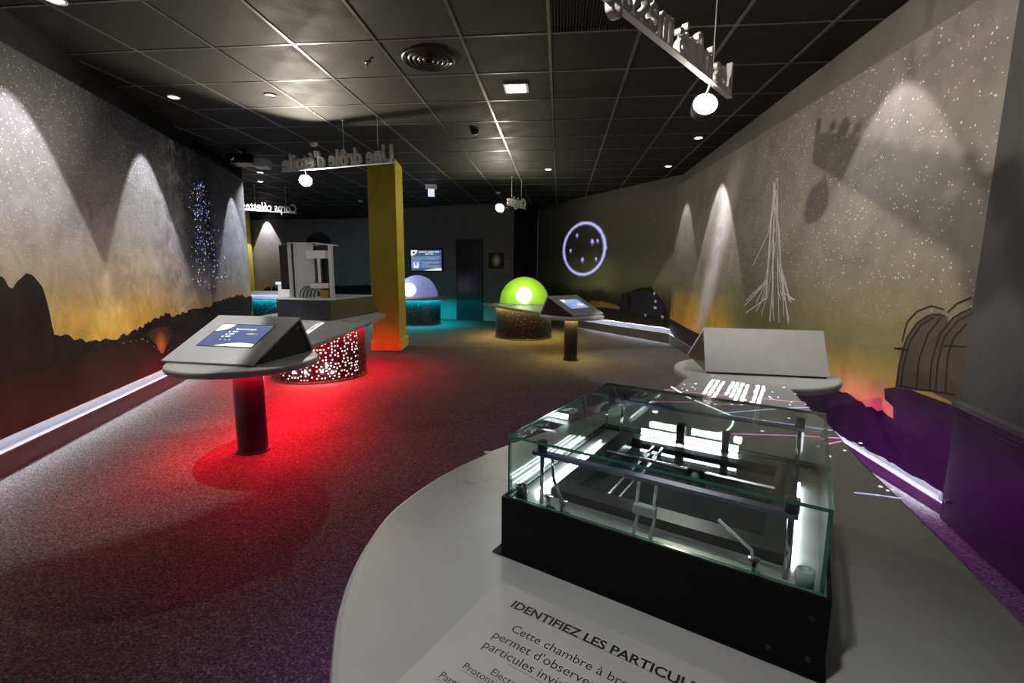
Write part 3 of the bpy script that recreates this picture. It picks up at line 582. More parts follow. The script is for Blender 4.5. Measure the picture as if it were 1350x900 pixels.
D1, D2, D3 = (-2.2, 3.04), (0.19, 6.95), (1.26, 3.10)
RED_DRUM, GRN_DRUM, BLU_DRUM = (-3.0, 5.52), (-0.71, 9.40), (-3.5, 11.3)
tR = exhibit('red-lit grey table on a brightly perforated drum with a round kiosk end', exhibit_outline(D1, 0.48, (-3.30, 6.25), 0.84, 0.30), RED_DRUM, 0.56, 'red', 'core', 0.22, D1, 4, strip=((-2.22, 3.30), (-2.62, 4.75)))
tG = exhibit('amber-lit grey table on a dark drum carrying the green dome', exhibit_outline(D2, 0.48, (-0.72, 9.55), 0.84, 0.30), GRN_DRUM, 0.57, 'amber', 'coredim', 0.05, D2, 5)
tB = exhibit('teal-lit round grey table on a dark drum carrying the blue dome', disc_pts(BLU_DRUM, 0.84, 0, 2*PI*47/48, 47), BLU_DRUM, 0.56, 'teal', 'corecold', 0.05, None, 6)
tF = exhibit('small grey table on a perforated drum in the far bay', disc_pts((-6.9, 10.75), 0.75, 0, 2*PI*47/48, 47), (-6.9, 10.75), 0.5, 'teal', 'coredim', 0.08, None, 8)
# bright little lamps behind the holes of the red table's drum
for u, v in ((387, 491), (424.5, 490), (431, 481.5), (438.5, 490.5), (403, 491)):
    d = ray(u, v); best = None
    a = d.x*d.x+d.y*d.y; b = -(d.x*RED_DRUM[0]+d.y*RED_DRUM[1]); c = RED_DRUM[0]**2+RED_DRUM[1]**2-0.566**2; dis = b*b-a*c
    if dis > 0:
        tt = (-b-math.sqrt(dis))/a; hit = Vector((0, 0, HC))+d*tt
        bm = bmesh.new(); bmesh.ops.create_uvsphere(bm, u_segments=10, v_segments=6, radius=0.012)
        s = link('drum_lamp', bm, 'spark', tR, True); s.location = (hit.x-RED_DRUM[0], hit.y-RED_DRUM[1], hit.z)
# near table: traced outline joined to the kiosk disc
left_px = [(437, 850), (445, 800), (462, 750), (485, 710), (515, 672), (560, 638), (600, 615), (640, 597), (668, 585)]
L = [Vector(at(u, v, TZ)[:2]) for u, v in left_px]
neckL, neckR = Vector((0.66, 2.615)), Vector((1.30, 2.70))
RGT = [Vector(at(u, v, TZ)[:2]) for u, v in ((1065, 535), (1095, 560), (1144, 613), (1231, 696), (1350, 817))]
outl = [neckL]+[p for p in catmull([Vector((p.x, p.y, 0)) for p in ([Vector((0.52, 2.45))]+L[::-1]+[Vector((-0.32, 0.56)), Vector((-0.2, 0.33)), Vector((0.02, 0.12)), Vector((0.30, 0.06)), Vector((0.58, 0.18)), Vector((0.76, 0.5))]+RGT[::-1])], 5)]
outl = [Vector((p[0], p[1])) for p in outl]
a0 = math.atan2(neckR.y-D3[1], neckR.x-D3[0]); a1 = math.atan2(neckL.y-D3[1], neckL.x-D3[0])+2*PI
ringp = disc_pts(D3, 0.48, -1.53, a1-0.30, 40)
near_outline = outl+ringp
tN = exhibit('large pale tabletop under the glass cloud chamber, printed with glowing particle tracks', near_outline, (0.28, 1.02), 0.50, 'magenta', 'coredim', 0.05, D3, 9)

# ---- glowing track inlays let into the near table
ZI = TZ+0.0012
def tp_(u, v): p = at(u, v, TZ); return Vector((p.x-tN.location.x, p.y-tN.location.y, ZI))
def zz(u, v): return 870+u/5.296, 420+v/5.296
def inlay(name, mat, line, wd):
    bm = bmesh.new(); P = [tp_(*p) for p in line]
    for a, b in zip(P, P[1:]):
        d = (b-a).normalized(); n = Vector((-d.y, d.x, 0))*wd/2; a, b = a-d*wd*0.3, b+d*wd*0.3; poly(bm, [a-n, b-n, b+n, a+n])
    return link(name, bm, mat, tN)
q = random.Random(6)
for (a, b) in (((375, 425), (305, 525)), ((410, 430), (340, 535)), ((447, 438), (370, 557)), ((515, 440), (462, 530)), ((548, 445), (492, 550)), ((580, 450), (525, 570)), ((617, 460), (562, 592)), ((687, 465), (640, 602)), ((727, 470), (690, 592))):
    bm = bmesh.new(); A, B = tp_(*zz(*a)), tp_(*zz(*b)); d = (B-A); n = Vector((-d.y, d.x, 0)).normalized(); k = 12
    for i in range(k):
        c0, c1 = A+d*(i/k), A+d*((i+1.15)/k); off = n*q.uniform(-0.002, 0.002); hw = n*(0.0085+q.uniform(-0.002, 0.002)); poly(bm, [c0-hw+off, c1-hw+off, c1+hw+off, c0+hw+off])
    link('glowing_bar', bm, 'inlay_white', tN)
for mat, wd, ln in (('inlay_white', 0.010, [(80, 475), (215, 560)]), ('inlay_white', 0.010, [(245, 570), (330, 606), (485, 672)]), ('inlay_white', 0.008, [(500, 690), (512, 720), (500, 750), (470, 780), (405, 800)]),
    ('inlay_pink', 0.007, [(30, 495), (430, 535), (1010, 585)]), ('inlay_pink', 0.006, [(-60, 578), (200, 582), (500, 600), (720, 608)]), ('inlay_blue', 0.009, [(420, 662), (650, 642), (860, 626), (1040, 618)]), ('inlay_blue', 0.009, [(485, 674), (720, 712), (1000, 750), (1200, 780)]),
    ('inlay_pink', 0.009, [(410, 802), (800, 812), (1020, 820), (1260, 835)]), ('inlay_pink', 0.007, [(1100, 893), (1190, 872), (1270, 855)]), ('inlay_blue', 0.006, [(1362, 1215), (1520, 1232), (1680, 1255)])):
    inlay('glowing_track', mat, [zz(*p) for p in ln], wd)
bm = bmesh.new()
for u, v in [(365, 400), (170, 458), (155, 488), (190, 500), (250, 455), (228, 478), (245, 492), (785, 512), (825, 548), (765, 545), (775, 555), (865, 480), (945, 525), (745, 608), (918, 582), (908, 602), (1015, 597), (500, 598), (570, 602), (385, 598), (315, 574), (900, 695), (975, 705), (725, 710), (715, 785), (598, 568), (1290, 920), (1400, 870), (1540, 1172), (1590, 1200), (1625, 1195), (1180, 960)]:
    p = tp_(*zz(u, v)); r = q.uniform(0.004, 0.008); poly(bm, [(p.x+r*math.cos(a*PI/4), p.y+r*math.sin(a*PI/4), ZI) for a in range(8)])
tag(link('glowing_dots', bm, 'inlay_white', tN), kind='stuff')

# ================================================================= wedge kiosks
def kiosk(label, loc, rz, screen):
    """local -y is the screen side; ridge set back"""
    e = empty('touch_kiosk', loc, rz, label, 'kiosk', None); Wd, yf, yb, yr, h, th = 0.70, -0.33, 0.33, 0.19, 0.275, 0.014
    bm = bmesh.new(); hw = Wd/2
    def plate(p, q_, name, mat):
        (y0, z0), (y1, z1) = p, q_; d = Vector((y1-y0, z1-z0)).normalized(); n = Vector((-d.y, d.x))*th
        if n.y < 0: n = -n
        b = bmesh.new(); vs = []
        for x in (-hw, hw): vs.append([b.verts.new((x, y, z)) for y, z in ((y0, z0), (y1, z1), (y1-n.x, z1-n.y), (y0-n.x, z0-n.y))])
        b.faces.new(vs[0]); b.faces.new(vs[1][::-1])
        for i in range(4): b.faces.new((vs[0][i], vs[1][i], vs[1][(i+1) % 4], vs[0][(i+1) % 4]))
        return link(name, b, mat, e)
    bm.free()
    fc = plate((yf, 0.0145), (yr, h), 'screen_panel', 'shell'); plate((yb, 0.0145), (yr, h), 'rear_panel', 'shell')
    for sx in (-1, 1):
        b = bmesh.new(); n = 13; tri = ((yf+0.055, 0.001), (yb-0.012, 0.001), (yr-0.002, h-0.022)); x = sx*(hw-0.012)
        f0 = [b.verts.new((x, y, z)) for y, z in tri]; f1 = [b.verts.new((x-sx*0.006, y, z)) for y, z in tri]; b.faces.new(f0); b.faces.new(f1[::-1])
        for i in range(3): b.faces.new((f0[i], f1[i], f1[(i+1) % 3], f0[(i+1) % 3]))
        sd = link('side_panel', b, 'blackgloss', e)
        b = bmesh.new(); lathe(b, [(0.012, 0), (0.012, 0.008)], 12); lk = link('lock', b, 'steel', sd, True); lk.rotation_euler = (0, sx*PI/2, 0); lk.location = (x, yr-0.03, h-0.075)
    sl = math.atan2(h-0.0145, yr-yf); L_ = math.hypot(h-0.0145, yr-yf)
    se = bpy.data.objects.new('screen', None)
    M = Matrix.Translation((0, (yf+yr)/2+0.012*0, (h+0.0145)/2)) @ Matrix.Rotation(sl, 4, 'X')
    def rect(name, x0, x1, y0, y1, mat, z, par=None):
        b = bmesh.new(); poly(b, [(x0, y0, 0), (x1, y0, 0), (x1, y1, 0), (x0, y1, 0)]); o = link(name, b, mat, par or e)
        o.matrix_local = M @ Matrix.Translation((0, 0.03, z)) if par is None else Matrix.Translation((0, 0, z)); return o
    if screen:
        rect('screen_bezel', -0.225, 0.225, -0.145, 0.145, 'black', 0.001)
        d = rect('screen', -0.215, 0.215, -0.135, 0.135, 'screen' if screen == 1 else 'scr_sky', 0.002)
        def shp(name, pts, mat, z=0.0008):
            b = bmesh.new(); poly(b, [(p[0], p[1], z) for p in pts]); return link(name, b, mat, d)
        shp('corner_arc', [(-0.215, 0.135), (-0.215, 0.045)]+[(-0.215+0.115*math.sin(a*PI/16), 0.135-0.09*math.cos(a*PI/16)) for a in range(1, 9)], 'scr_white')
        if screen == 1:
            shp('bottom_arc', [(-0.09, -0.135), (0.215, -0.135), (0.215, -0.10)]+[(0.215-0.305*k/10, -0.10+0.03*math.sin(k/10*PI*0.6)-0.065*(k/10)**2) for k in range(1, 10)], 'scr_white')
            text_obj('title_text', 'Spectroscopie', 'scr_white', d, Matrix.Translation((-0.06, 0.068, 0.001)), 0.03, 0, 0.0006)
            for i, y in enumerate((0.038, 0.008, -0.022)):
                shp('icon', [(-0.085-0.007*i+0.009*math.cos(a*PI/4), y+0.009*math.sin(a*PI/4)) for a in range(8)], 'scr_white'); shp('menu_line', [(-0.065-0.007*i, y-0.003), (-0.02-0.01*i, y-0.003), (-0.02-0.01*i, y+0.0145), (-0.065-0.007*i, y+0.0145)], 'scr_pale')
            for x in (-0.09, -0.05, -0.015): shp('icon', [(x+0.006*math.cos(a*PI/4), -0.06+0.006*math.sin(a*PI/4)) for a in range(8)], 'scr_pale')
            o = shp('spectrum_bar', [(0.06, 0.012), (0.16, 0.012), (0.16, 0.028), (0.06, 0.028)], 'rainbow')
        else:
            shp('picture', [(-0.14, 0.03), (0.11, 0.03), (0.11, 0.11), (-0.14, 0.11)], 'scr_pale')
            for k in range(6):
                x, y = -0.12+0.05*k, -0.03-0.02*(k % 3); shp('picture_detail', [(x, y-0.02), (x+0.06, y-0.03), (x+0.05, y+0.02), (x+0.01, y+0.03)], 'scr_white' if k in (3, 4) else 'scr_pale', 0.001+0.0002*k)
            shp('picture_light', [(0.06, -0.02), (0.18, -0.06), (0.19, -0.03), (0.10, 0.02)], 'scr_white', 0.003)
    return e
kiosk('grey wedge kiosk with a lit blue spectrum screen beside the mural wall', (-2.29, 3.13, TZ), math.radians(-5), 1)
kiosk('grey wedge kiosk with a small blue picture screen near the green dome', (0.20, 7.08, TZ), math.radians(50), 2)
kiosk('grey wedge kiosk turned away, showing its blank rear panel', (1.305, 3.26, TZ), math.radians(180-5.5), 0)

# ================================================================= domes
def dome(label, c, r, mat, hot, hotw, hcol):
    e = empty('glowing_dome', (c[0], c[1], TZ), 0, label, 'dome')
    bm = bmesh.new(); n, m = 56, 20; rings = []
    for j in range(m): a = PI/2*j/m; rings.append([bm.verts.new((r*math.cos(a)*math.cos(2*PI*k/n), r*math.cos(a)*math.sin(2*PI*k/n), 0.012+r*1.04*math.sin(a))) for k in range(n)])
    top = bm.verts.new((0, 0, 0.012+r*1.04))
    for A, B in zip(rings, rings[1:]):
        for k in range(n): bm.faces.new((A[k], A[(k+1) % n], B[(k+1) % n], B[k]))
    for k in range(n): bm.faces.new((rings[-1][k], rings[-1][(k+1) % n], top))
    link('dome_shell', bm, mat, e, True)
    bm = bmesh.new(); lathe(bm, [(r+0.02, 0.0), (r+0.02, 0.010), (r-0.01, 0.014)], 56, cap=False); link('rim', bm, 'shell', e, True)
    bm = bmesh.new(); lathe(bm, [(0.022, 0.008+r*1.04), (0.022, 0.022+r*1.04), (0.01, 0.026+r*1.04)], 12); link('top_cap', bm, 'black', e, True)
    bm = bmesh.new(); bmesh.ops.create_uvsphere(bm, u_segments=24, v_segments=14, radius=0.165); bb = link('projector_bulb', bm, 'bulb', e, True); bb.location = (hot[0], hot[1]+0.12, hot[2]+0.02)
    lamp('dome_lamp', 'POINT', hot, hotw, hcol, e, 0.05)
    return e
gd = dome('glossy green glowing dome with a white hot spot', (-0.70, 9.42), 0.50, 'dome_green', (0.01, -0.36, 0.16), 0.9, (1.0, 0.95, 0.75))
bd = dome('lilac blue glowing dome behind the yellow column', (-3.5, 11.3), 0.50, 'dome_blue', (-0.16, -0.27, 0.16), 1.2, (0.95, 0.95, 1.0))
# caption plates lying round the green dome
for k, a in enumerate((-2.45, -1.95, -1.45, -0.95)):
    o = box_obj('caption_card', (-0.09, 0.09, -0.05, 0.05, 0, 0.006), 'white', None, 0.001); o.location = (-0.70+0.62*math.cos(a), 9.42+0.62*math.sin(a), TZ+0.0005); o.rotation_euler = (0, 0, a+PI/2)
    tag(o, 'white caption card lying at the foot of the green dome', 'card', 'caption cards round the green dome')

# ================================================================= machine on the red table
bx = empty('plinth_box', (-3.17, 6.20, TZ+0.0005), math.radians(-4), 'dark perforated box under the grey detector cabinet', 'box')
bm = bmesh.new(); q = random.Random(9); n, m = 46, 15; X0, X1, Z0, Z1, Y0 = -0.37, 0.37, 0.0, 0.255, -0.62
g = [[bm.verts.new((X0+(X1-X0)*i/n, Y0, Z0+(Z1-Z0)*j/m)) for i in range(n+1)] for j in range(m+1)]; hs = set()
for j in range(1, m-1):
    for i in range(1, n-1):
        if q.random() < 0.12 and not any((i+a, j+b) in hs for a in (-1, 0, 1) for b in (-1, 0, 1)): hs.add((i, j))
for j in range(m):
    for i in range(n):
        if (i, j) not in hs: bm.faces.new((g[j][i], g[j][i+1], g[j+1][i+1], g[j+1][i]))
tag(link('perforated_front', bm, 'plinth2' if 'plinth2' in MT else 'shell', bx), 'perforated dark front panel')
MT['slate'] = plain('slate_blue_panel', (0.028, 0.034, 0.048), 0.4, 0.1); [c for c in bx.children if c.name.startswith('perforated_front')][0].data.materials[0] = MT['slate']
box_obj('inner_box', (X0+0.01, X1-0.01, Y0+0.02, 0.5, 0.0, 0.245), 'black', bx)
bm = bmesh.new(); vs0 = [bm.verts.new(p) for p in ((X1, Y0, 0), (X1, 0.72, 0), (X1, 0.52, 0.255), (X1, Y0, 0.255))]; vs1 = [bm.verts.new((v.co.x-0.01, v.co.y, v.co.z)) for v in vs0]
bm.faces.new(vs0); bm.faces.new(vs1[::-1])
for i in range(4): bm.faces.new((vs0[i], vs1[i], vs1[(i+1) % 4], vs0[(i+1) % 4]))
link('side_panel', bm, 'brown', bx)
box_obj('lid', (X0-0.012, X1+0.006, Y0-0.01, 0.53, 0.255, 0.275), 'lightgrey', bx, 0.003)
mc = empty('detector_cabinet', (-3.17, 6.20, TZ+0.2765), math.radians(-4), 'open grey detector cabinet with a white sensor arm on the perforated box', 'machine')
Hm = 0.70; ya, yb_ = -0.45, 0.10
box_obj('back_panel', (-0.27, 0.06, ya+0.02, ya+0.03, 0, Hm), 'lightgrey', mc); box_obj('post', (-0.30, -0.25, ya, ya+0.06, 0, Hm), 'lightgrey', mc, 0.003); box_obj('post', (0.27, 0.315, ya, ya+0.05, 0, Hm-0.02), 'lightgrey', mc, 0.003)
box_obj('post', (-0.245, -0.23, ya+0.01, ya+0.02, 0, Hm-0.01), 'black', mc)
box_obj('top_panel', (-0.30, 0.10, ya, yb_, Hm-0.012, Hm), 'lightgrey', mc); box_obj('dark_side_panel', (-0.43, -0.30, ya+0.02, ya+0.03, 0.10, Hm-0.03), 'black', mc)
MT['window_dark'] = MT['slate']
box_obj('window', (0.06, 0.27, ya+0.10, ya+0.11, 0.0, Hm-0.03), 'slate', mc)
box_obj('sensor_head', (-0.02, 0.24, ya-0.02, ya+0.10, 0.50, 0.60), 'white', mc, 0.004); box_obj('sensor_column', (0.10, 0.145, ya+0.02, ya+0.06, 0.19, 0.50), 'alu', mc, 0.003)
box_obj('column_slot', (0.085, 0.098, ya+0.03, ya+0.05, 0.20, 0.50), 'black', mc); box_obj('sensor_base', (0.01, 0.26, ya-0.02, ya+0.10, 0.12, 0.185), 'white', mc, 0.004); box_obj('base_pedestal', (0.02, 0.15, ya+0.0, ya+0.09, 0.0, 0.12), 'lightgrey', mc, 0.004)
box_obj('connector_block', (0.15, 0.26, ya-0.02, ya+0.06, 0.0, 0.10), 'dune', mc, 0.003); box_obj('status_plate', (0.10, 0.13, ya-0.006, ya, 0.02, 0.085), 'black', mc)
for x in (0.06, 0.10, 0.13):
    bm = bmesh.new(); tube(bm, [(x, ya+0.03, 0.60), (x, ya+0.03, 0.66)], 0.012, 8); link('stud', bm, 'black', mc)
for k in range(5):
    x = -0.15+0.05*k; bm = bmesh.new(); tube(bm, [(x, ya-0.005, 0.0), (x, ya-0.005, 0.035), (x+0.02, ya-0.01, 0.09), (x+0.06, ya, 0.13), (min(0.02, x+0.11), ya, 0.145)], 0.006, 6); link('cable', bm, 'black', mc, True)
# spectrum strip let into the red table
p0, p1, p2, p3 = at(404, 439.5, TZ), at(422, 425.5, TZ), at(428, 425, TZ), at(408, 440, TZ)
sp_ = bpy.data.objects.new('spectrum_strip', None); bm = bmesh.new(); poly(bm, [(p.x-RED_DRUM[0], p.y-RED_DRUM[1], TZ+0.0012) for p in (at(402, 437.5, TZ), at(420, 425, TZ), at(428, 425, TZ), at(406, 440.5, TZ))]); link('spectrum_strip_border', bm, 'scr_white', tR)
bm = bmesh.new(); poly(bm, [(p.x-RED_DRUM[0], p.y-RED_DRUM[1], TZ+0.0018) for p in (at(408, 434.5, TZ), at(420.5, 425.8, TZ), at(424, 425.8, TZ), at(410.5, 434.8, TZ))]); link('spectrum_strip', bm, 'rainbow', tR)

# ---- things on the far bay table
k4 = kiosk('black sided wedge kiosk on the far bay table', (-6.75, 11.15, TZ), math.radians(75), 0)
ls = empty('light_bar', (-6.95, 10.45, TZ), 0.1, 'low bar with a blue glowing strip on the far bay table', 'light')
box_obj('housing', (-0.45, 0.45, -0.06, 0.06, 0, 0.05), 'white', ls, 0.003); box_obj('blue_strip', (-0.40, 0.40, -0.064, -0.055, 0.012, 0.04), 'blueled', ls); box_obj('rear_bar', (-0.43, 0.43, 0.04, 0.07, 0.05, 0.14), 'shell', ls)
mb = empty('model_block', (-6.38, 10.28, TZ), 0.1, 'white stepped block with an orange lit side on the far bay table', 'model')
box_obj('tall_block', (-0.09, 0.02, -0.08, 0.08, 0, 0.30), 'white', mb, 0.003); box_obj('low_block', (0.02, 0.16, -0.08, 0.08, 0, 0.18), 'white', mb, 0.003); box_obj('orange_side', (0.16, 0.24, -0.07, 0.07, 0, 0.17), 'orange', mb, 0.003); box_obj('top_screen', (-0.14, 0.03, -0.085, 0.085, 0.30, 0.36), 'scr_pale', mb, 0.003)

# ================================================================= cloud chamber on the near table
A_, B_ = at(661, 731, TZ), at(1078, 898, TZ)
CS = 0.595; ux = (B_-A_).normalized(); vy = Vector((-ux.y, ux.x, 0)); cc = A_+ux*CS/2+vy*CS/2; ca = math.atan2(ux.y, ux.x)
ch = empty('cloud_chamber', (cc.x, cc.y, TZ+0.0006), ca, 'glass topped cloud chamber in a black box with lamps inside', 'instrument')
h0, h1, hs_ = 0.138, 0.270, CS/2; gs = hs_-0.010
bm = bmesh.new()
for d in ((-hs_, hs_, -hs_, -hs_+0.006, 0, h0), (-hs_, hs_, hs_-0.006, hs_, 0, h0), (-hs_, -hs_+0.006, -hs_+0.006, hs_-0.006, 0, h0), (hs_-0.006, hs_, -hs_+0.006, hs_-0.006, 0, h0)): box(bm, *d)
base = link('base_box', bm, 'jet', ch)
for sx in (-0.03, 0.0, 0.025):
    pass
for x, z in ((hs_-0.022, 0.10), (hs_-0.022, 0.03), (hs_-0.075, 0.025)):
    bm = bmesh.new(); lathe(bm, [(0.005, 0), (0.005, 0.002), (0.002, 0.003)], 10); s = link('screw', bm, 'black', base, True); s.rotation_euler = (PI/2, 0, 0); s.location = (x, -hs_, z)
box_obj('flange', (-hs_-0.022, hs_+0.004, -hs_-0.003, hs_, 0.0003, 0.003), 'jet', ch)
MT['deck'] = plain('brushed_deck', (0.50, 0.495, 0.48), 0.3, 0.25, 0.2, 9)
box_obj('deck', (-hs_+0.006, hs_-0.006, -hs_+0.006, hs_-0.006, h0-0.03, h0-0.016), 'deck', ch)
# inner black frame and the dark observation plate
bm = bmesh.new(); fo, fi = 0.232, 0.185
for d in ((-fo, fo, -fo, -fi, h0-0.016, h0+0.004), (-fo, fo, fi, fo, h0-0.016, h0+0.004), (-fo, -fi, -fi, fi, h0-0.016, h0+0.004), (fi, fo, -fi, fi, h0-0.016, h0+0.004)): box(bm, *d, M=Matrix.Translation((0.01, 0.02, 0)))
link('inner_frame', bm, 'blackgloss', ch)
MT['plate'] = plain('black_mirror_plate', (0.03, 0.034, 0.035), 0.06, 0.3); box_obj('observation_plate', (-fi+0.01, fi+0.01, -fi+0.02, fi+0.02, h0-0.0155, h0-0.010), 'plate', ch)
bm = bmesh.new()
for x in (-0.11, -0.085): tube(bm, [(x, -0.18, h0-0.006), (x, 0.2, h0-0.006)], 0.004, 6)
link('cross_rail', bm, 'steel', ch)
bm = bmesh.new(); tube(bm, [(-0.19, 0.045, h0+0.012), (0.20, 0.045, h0+0.012)], 0.005, 6); link('spark_wire', bm, 'steel', ch)
box_obj('wire_carrier', (0.015, 0.055, 0.035, 0.075, h0-0.024, h0+0.02), 'black', ch, 0.002)
bm = bmesh.new(); bmesh.ops.create_uvsphere(bm, u_segments=12, v_segments=8, radius=0.010); o = link('carrier_bead', bm, 'white', ch, True); o.location = (0.035, 0.034, h0+0.004)
# upper rail frame carried by posts
zr = 0.232; bm = bmesh.new(); fr = 0.245
for d in ((-fr, fr, -fr-0.014, -fr+0.004, zr, zr+0.008), (-fr, fr, fr-0.004, fr+0.014, zr, zr+0.008)): box(bm, *d)
link('rail', bm, 'navy', ch)
for x in (-fr+0.02, fr-0.01):
    for y in (-fr-0.004, fr+0.004):
        bm = bmesh.new(); tube(bm, [(x, y, h0-0.016), (x, y, zr)], 0.0045, 8); ps = link('post', bm, 'steel', ch, True)
        bm = bmesh.new(); tube(bm, [(x, y, zr+0.008), (x, y, zr+0.032)], 0.011, 14); link('post_cap', bm, 'black', ps, True)
# lamps inside the chamber
box_obj('lamp_strip', (-0.16, 0.10, fr-0.004, fr+0.002, 0.146, 0.162), 'chlamp2', ch); box_obj('lamp_clip', (-0.06, -0.035, fr-0.012, fr+0.006, 0.140, 0.20), 'black', ch, 0.002); box_obj('lamp_clip', (0.06, 0.08, fr-0.012, fr+0.006, 0.140, 0.20), 'black', ch, 0.002)
bm = bmesh.new(); tube(bm, [(-0.255, -0.22, h0-0.008), (-0.255, 0.16, h0-0.008)], 0.003, 6); link('side_lamp', bm, 'chlamp', ch)
bm = bmesh.new(); tube(bm, [(-0.225, -0.20, h0-0.009), (-0.225, 0.16, h0-0.009)], 0.0022, 6); link('side_lamp', bm, 'chlamp', ch)
bm = bmesh.new(); tube(bm, [(0.245, -0.20, h0-0.008), (0.245, 0.16, h0-0.008)], 0.0022, 6); link('side_lamp', bm, 'chlamp', ch)
# knobs, tubes and a bracket on the deck
for x, y in ((-0.268, -0.262), (0.262, -0.262)):
    bm = bmesh.new(); lathe(bm, [(0.013, h0-0.016), (0.013, h0+0.018), (0.009, h0+0.018), (0.009, h0+0.008)], 16, (x, y)); link('knob', bm, 'blackgloss' if x < 0 else 'lightgrey', ch, True)
for x, y in ((-0.20, -0.265), (-0.165, -0.268), (0.19, -0.27)):
    bm = bmesh.new(); lathe(bm, [(0.016, h0-0.016), (0.014, h0-0.024), (0.006, h0-0.02), (0.005, h0+0.012), (0.010, h0+0.014)], 14, (x, y)); link('fitting', bm, 'steel', ch, True)
for x in (-0.01, 0.022):
    bm = bmesh.new(); tube(bm, [(x, -0.262, zr), (x, -0.27, 0.20), (x+0.003, -0.272, 0.17), (x-0.003, -0.274, 0.13), (x+0.002, -0.272, h0-0.016)], 0.0032, 8); link('glass_tube', bm, 'lightgrey', ch, True)
box_obj('tube_clamp', (-0.015, 0.027, -0.279, -0.265, 0.175, 0.195), 'shell', ch, 0.002)
bm = bmesh.new(); tube(bm, [(0.13, -0.262, 0.20), (0.185, -0.268, 0.165), (0.188, -0.268, 0.13), (0.178, -0.268, 0.112)], 0.003, 8); link('bracket_arm', bm, 'white', ch, True)
bm = bmesh.new(); tube(bm, [(-0.20, -0.25, zr), (-0.19, -0.262, 0.19), (-0.17, -0.262, 0.15), (-0.165, -0.262, 0.115)], 0.0035, 8); link('hose', bm, 'steel', ch, True)
# glass hood: four sides and a lid
zg = h0-0.002; tg = 0.006
for nm, d in (('front', (-gs, gs, -gs, -gs+tg, zg, h1)), ('back', (-gs, gs, gs-tg, gs, zg, h1)), ('left', (-gs, -gs+tg, -gs+tg, gs-tg, zg, h1)), ('right', (gs-tg, gs, -gs+tg, gs-tg, zg, h1)), ('lid', (-gs, gs, -gs, gs, h1, h1+tg))):
    bm = bmesh.new(); box(bm, *d); big = sorted((f.calc_area(), f.index) for f in bm.faces)
    bm.faces.ensure_lookup_table(); srt = sorted(bm.faces, key=lambda f: -f.calc_area())
    for f in srt[2:]: f.material_index = 1
    link('glass_pane' if nm != 'lid' else 'glass_lid', bm, ('glass', 'glassedge'), ch)

# ---- caption plate with text, lying in front of the chamber
pl = empty('information_sign', (cc.x, cc.y, TZ), ca, 'pale acrylic text sign lying on the tabletop before the black box', 'sign')
inv = (Matrix.Translation((cc.x, cc.y, TZ)) @ Matrix.Rotation(ca, 4, 'Z')).inverted()
def lc(u, v): p = inv @ at(u, v, TZ+0.003); return p.x, p.y
x0, y0 = lc(660, 765); x1, y1 = lc(958, 892)
lp = [Vector((x, y)) for x, y in ((x0+0.005, y0), (x1-0.005, y0), (x1, y0-0.005), (x1, y0-0.5), (x0, y0-0.5), (x0, y0-0.005))]
bm = bmesh.new(); slab(bm, lp, 0.003, 0.0026, 0.0008); link('panel_sheet', bm, 'acrylic', pl)
tx, ty = lc(672, 799); ex, ey = lc(921, 900); cap = 0.0195
def T(x, y): return Matrix.Translation((x, y, 0.0034))
text_obj('title_text', 'IDENTIFIEZ LES PARTICULES', 'ink', pl, T(tx, ty), 0.0275, 0, 0.0007)
me = [c for c in pl.children if c.name.startswith('title_text')][0].data; wt = max(v.co.x for v in me.vertices)
want = (ex-tx)*25/23.9; me.transform(Matrix.Diagonal((want/wt, 1, 1, 1)))
def rule(xa, xb, y, wd=0.0012): bm = bmesh.new(); poly(bm, [(xa, y, 0.0034), (xb, y, 0.0034), (xb, y+wd, 0.0034), (xa, y+wd, 0.0034)]); link('rule_line', bm, 'rule', pl)
for body, px_, size, fitw in (('Cette chambre à brouillard', (672, 831), 0.0248, None), ("permet d'observer les", (648, 839), 0.0248, None), ('particules invisibles', (635, 852), 0.0248, None)):
    x, y = lc(*px_); text_obj('body_text', body, 'ink', pl, T(x, y), size, 0, 0.0)
xa, ya2 = lc(712, 818); rule(xa, xa+0.27, ya2); xa, ya2 = lc(670, 876); rule(xa, xa+0.2, ya2)
for body, px_ in (('Electrons:', (645, 888)), ('Protons:', (608, 880)), ('Particules alpha:', (577, 892))):
    x, y = lc(*px_); o = text_obj('heading_text', body, 'ink', pl, T(x, y), 0.0185); wd = max(v.co.x for v in o.data.vertices); rule(x, x+wd, y-0.004, 0.001)

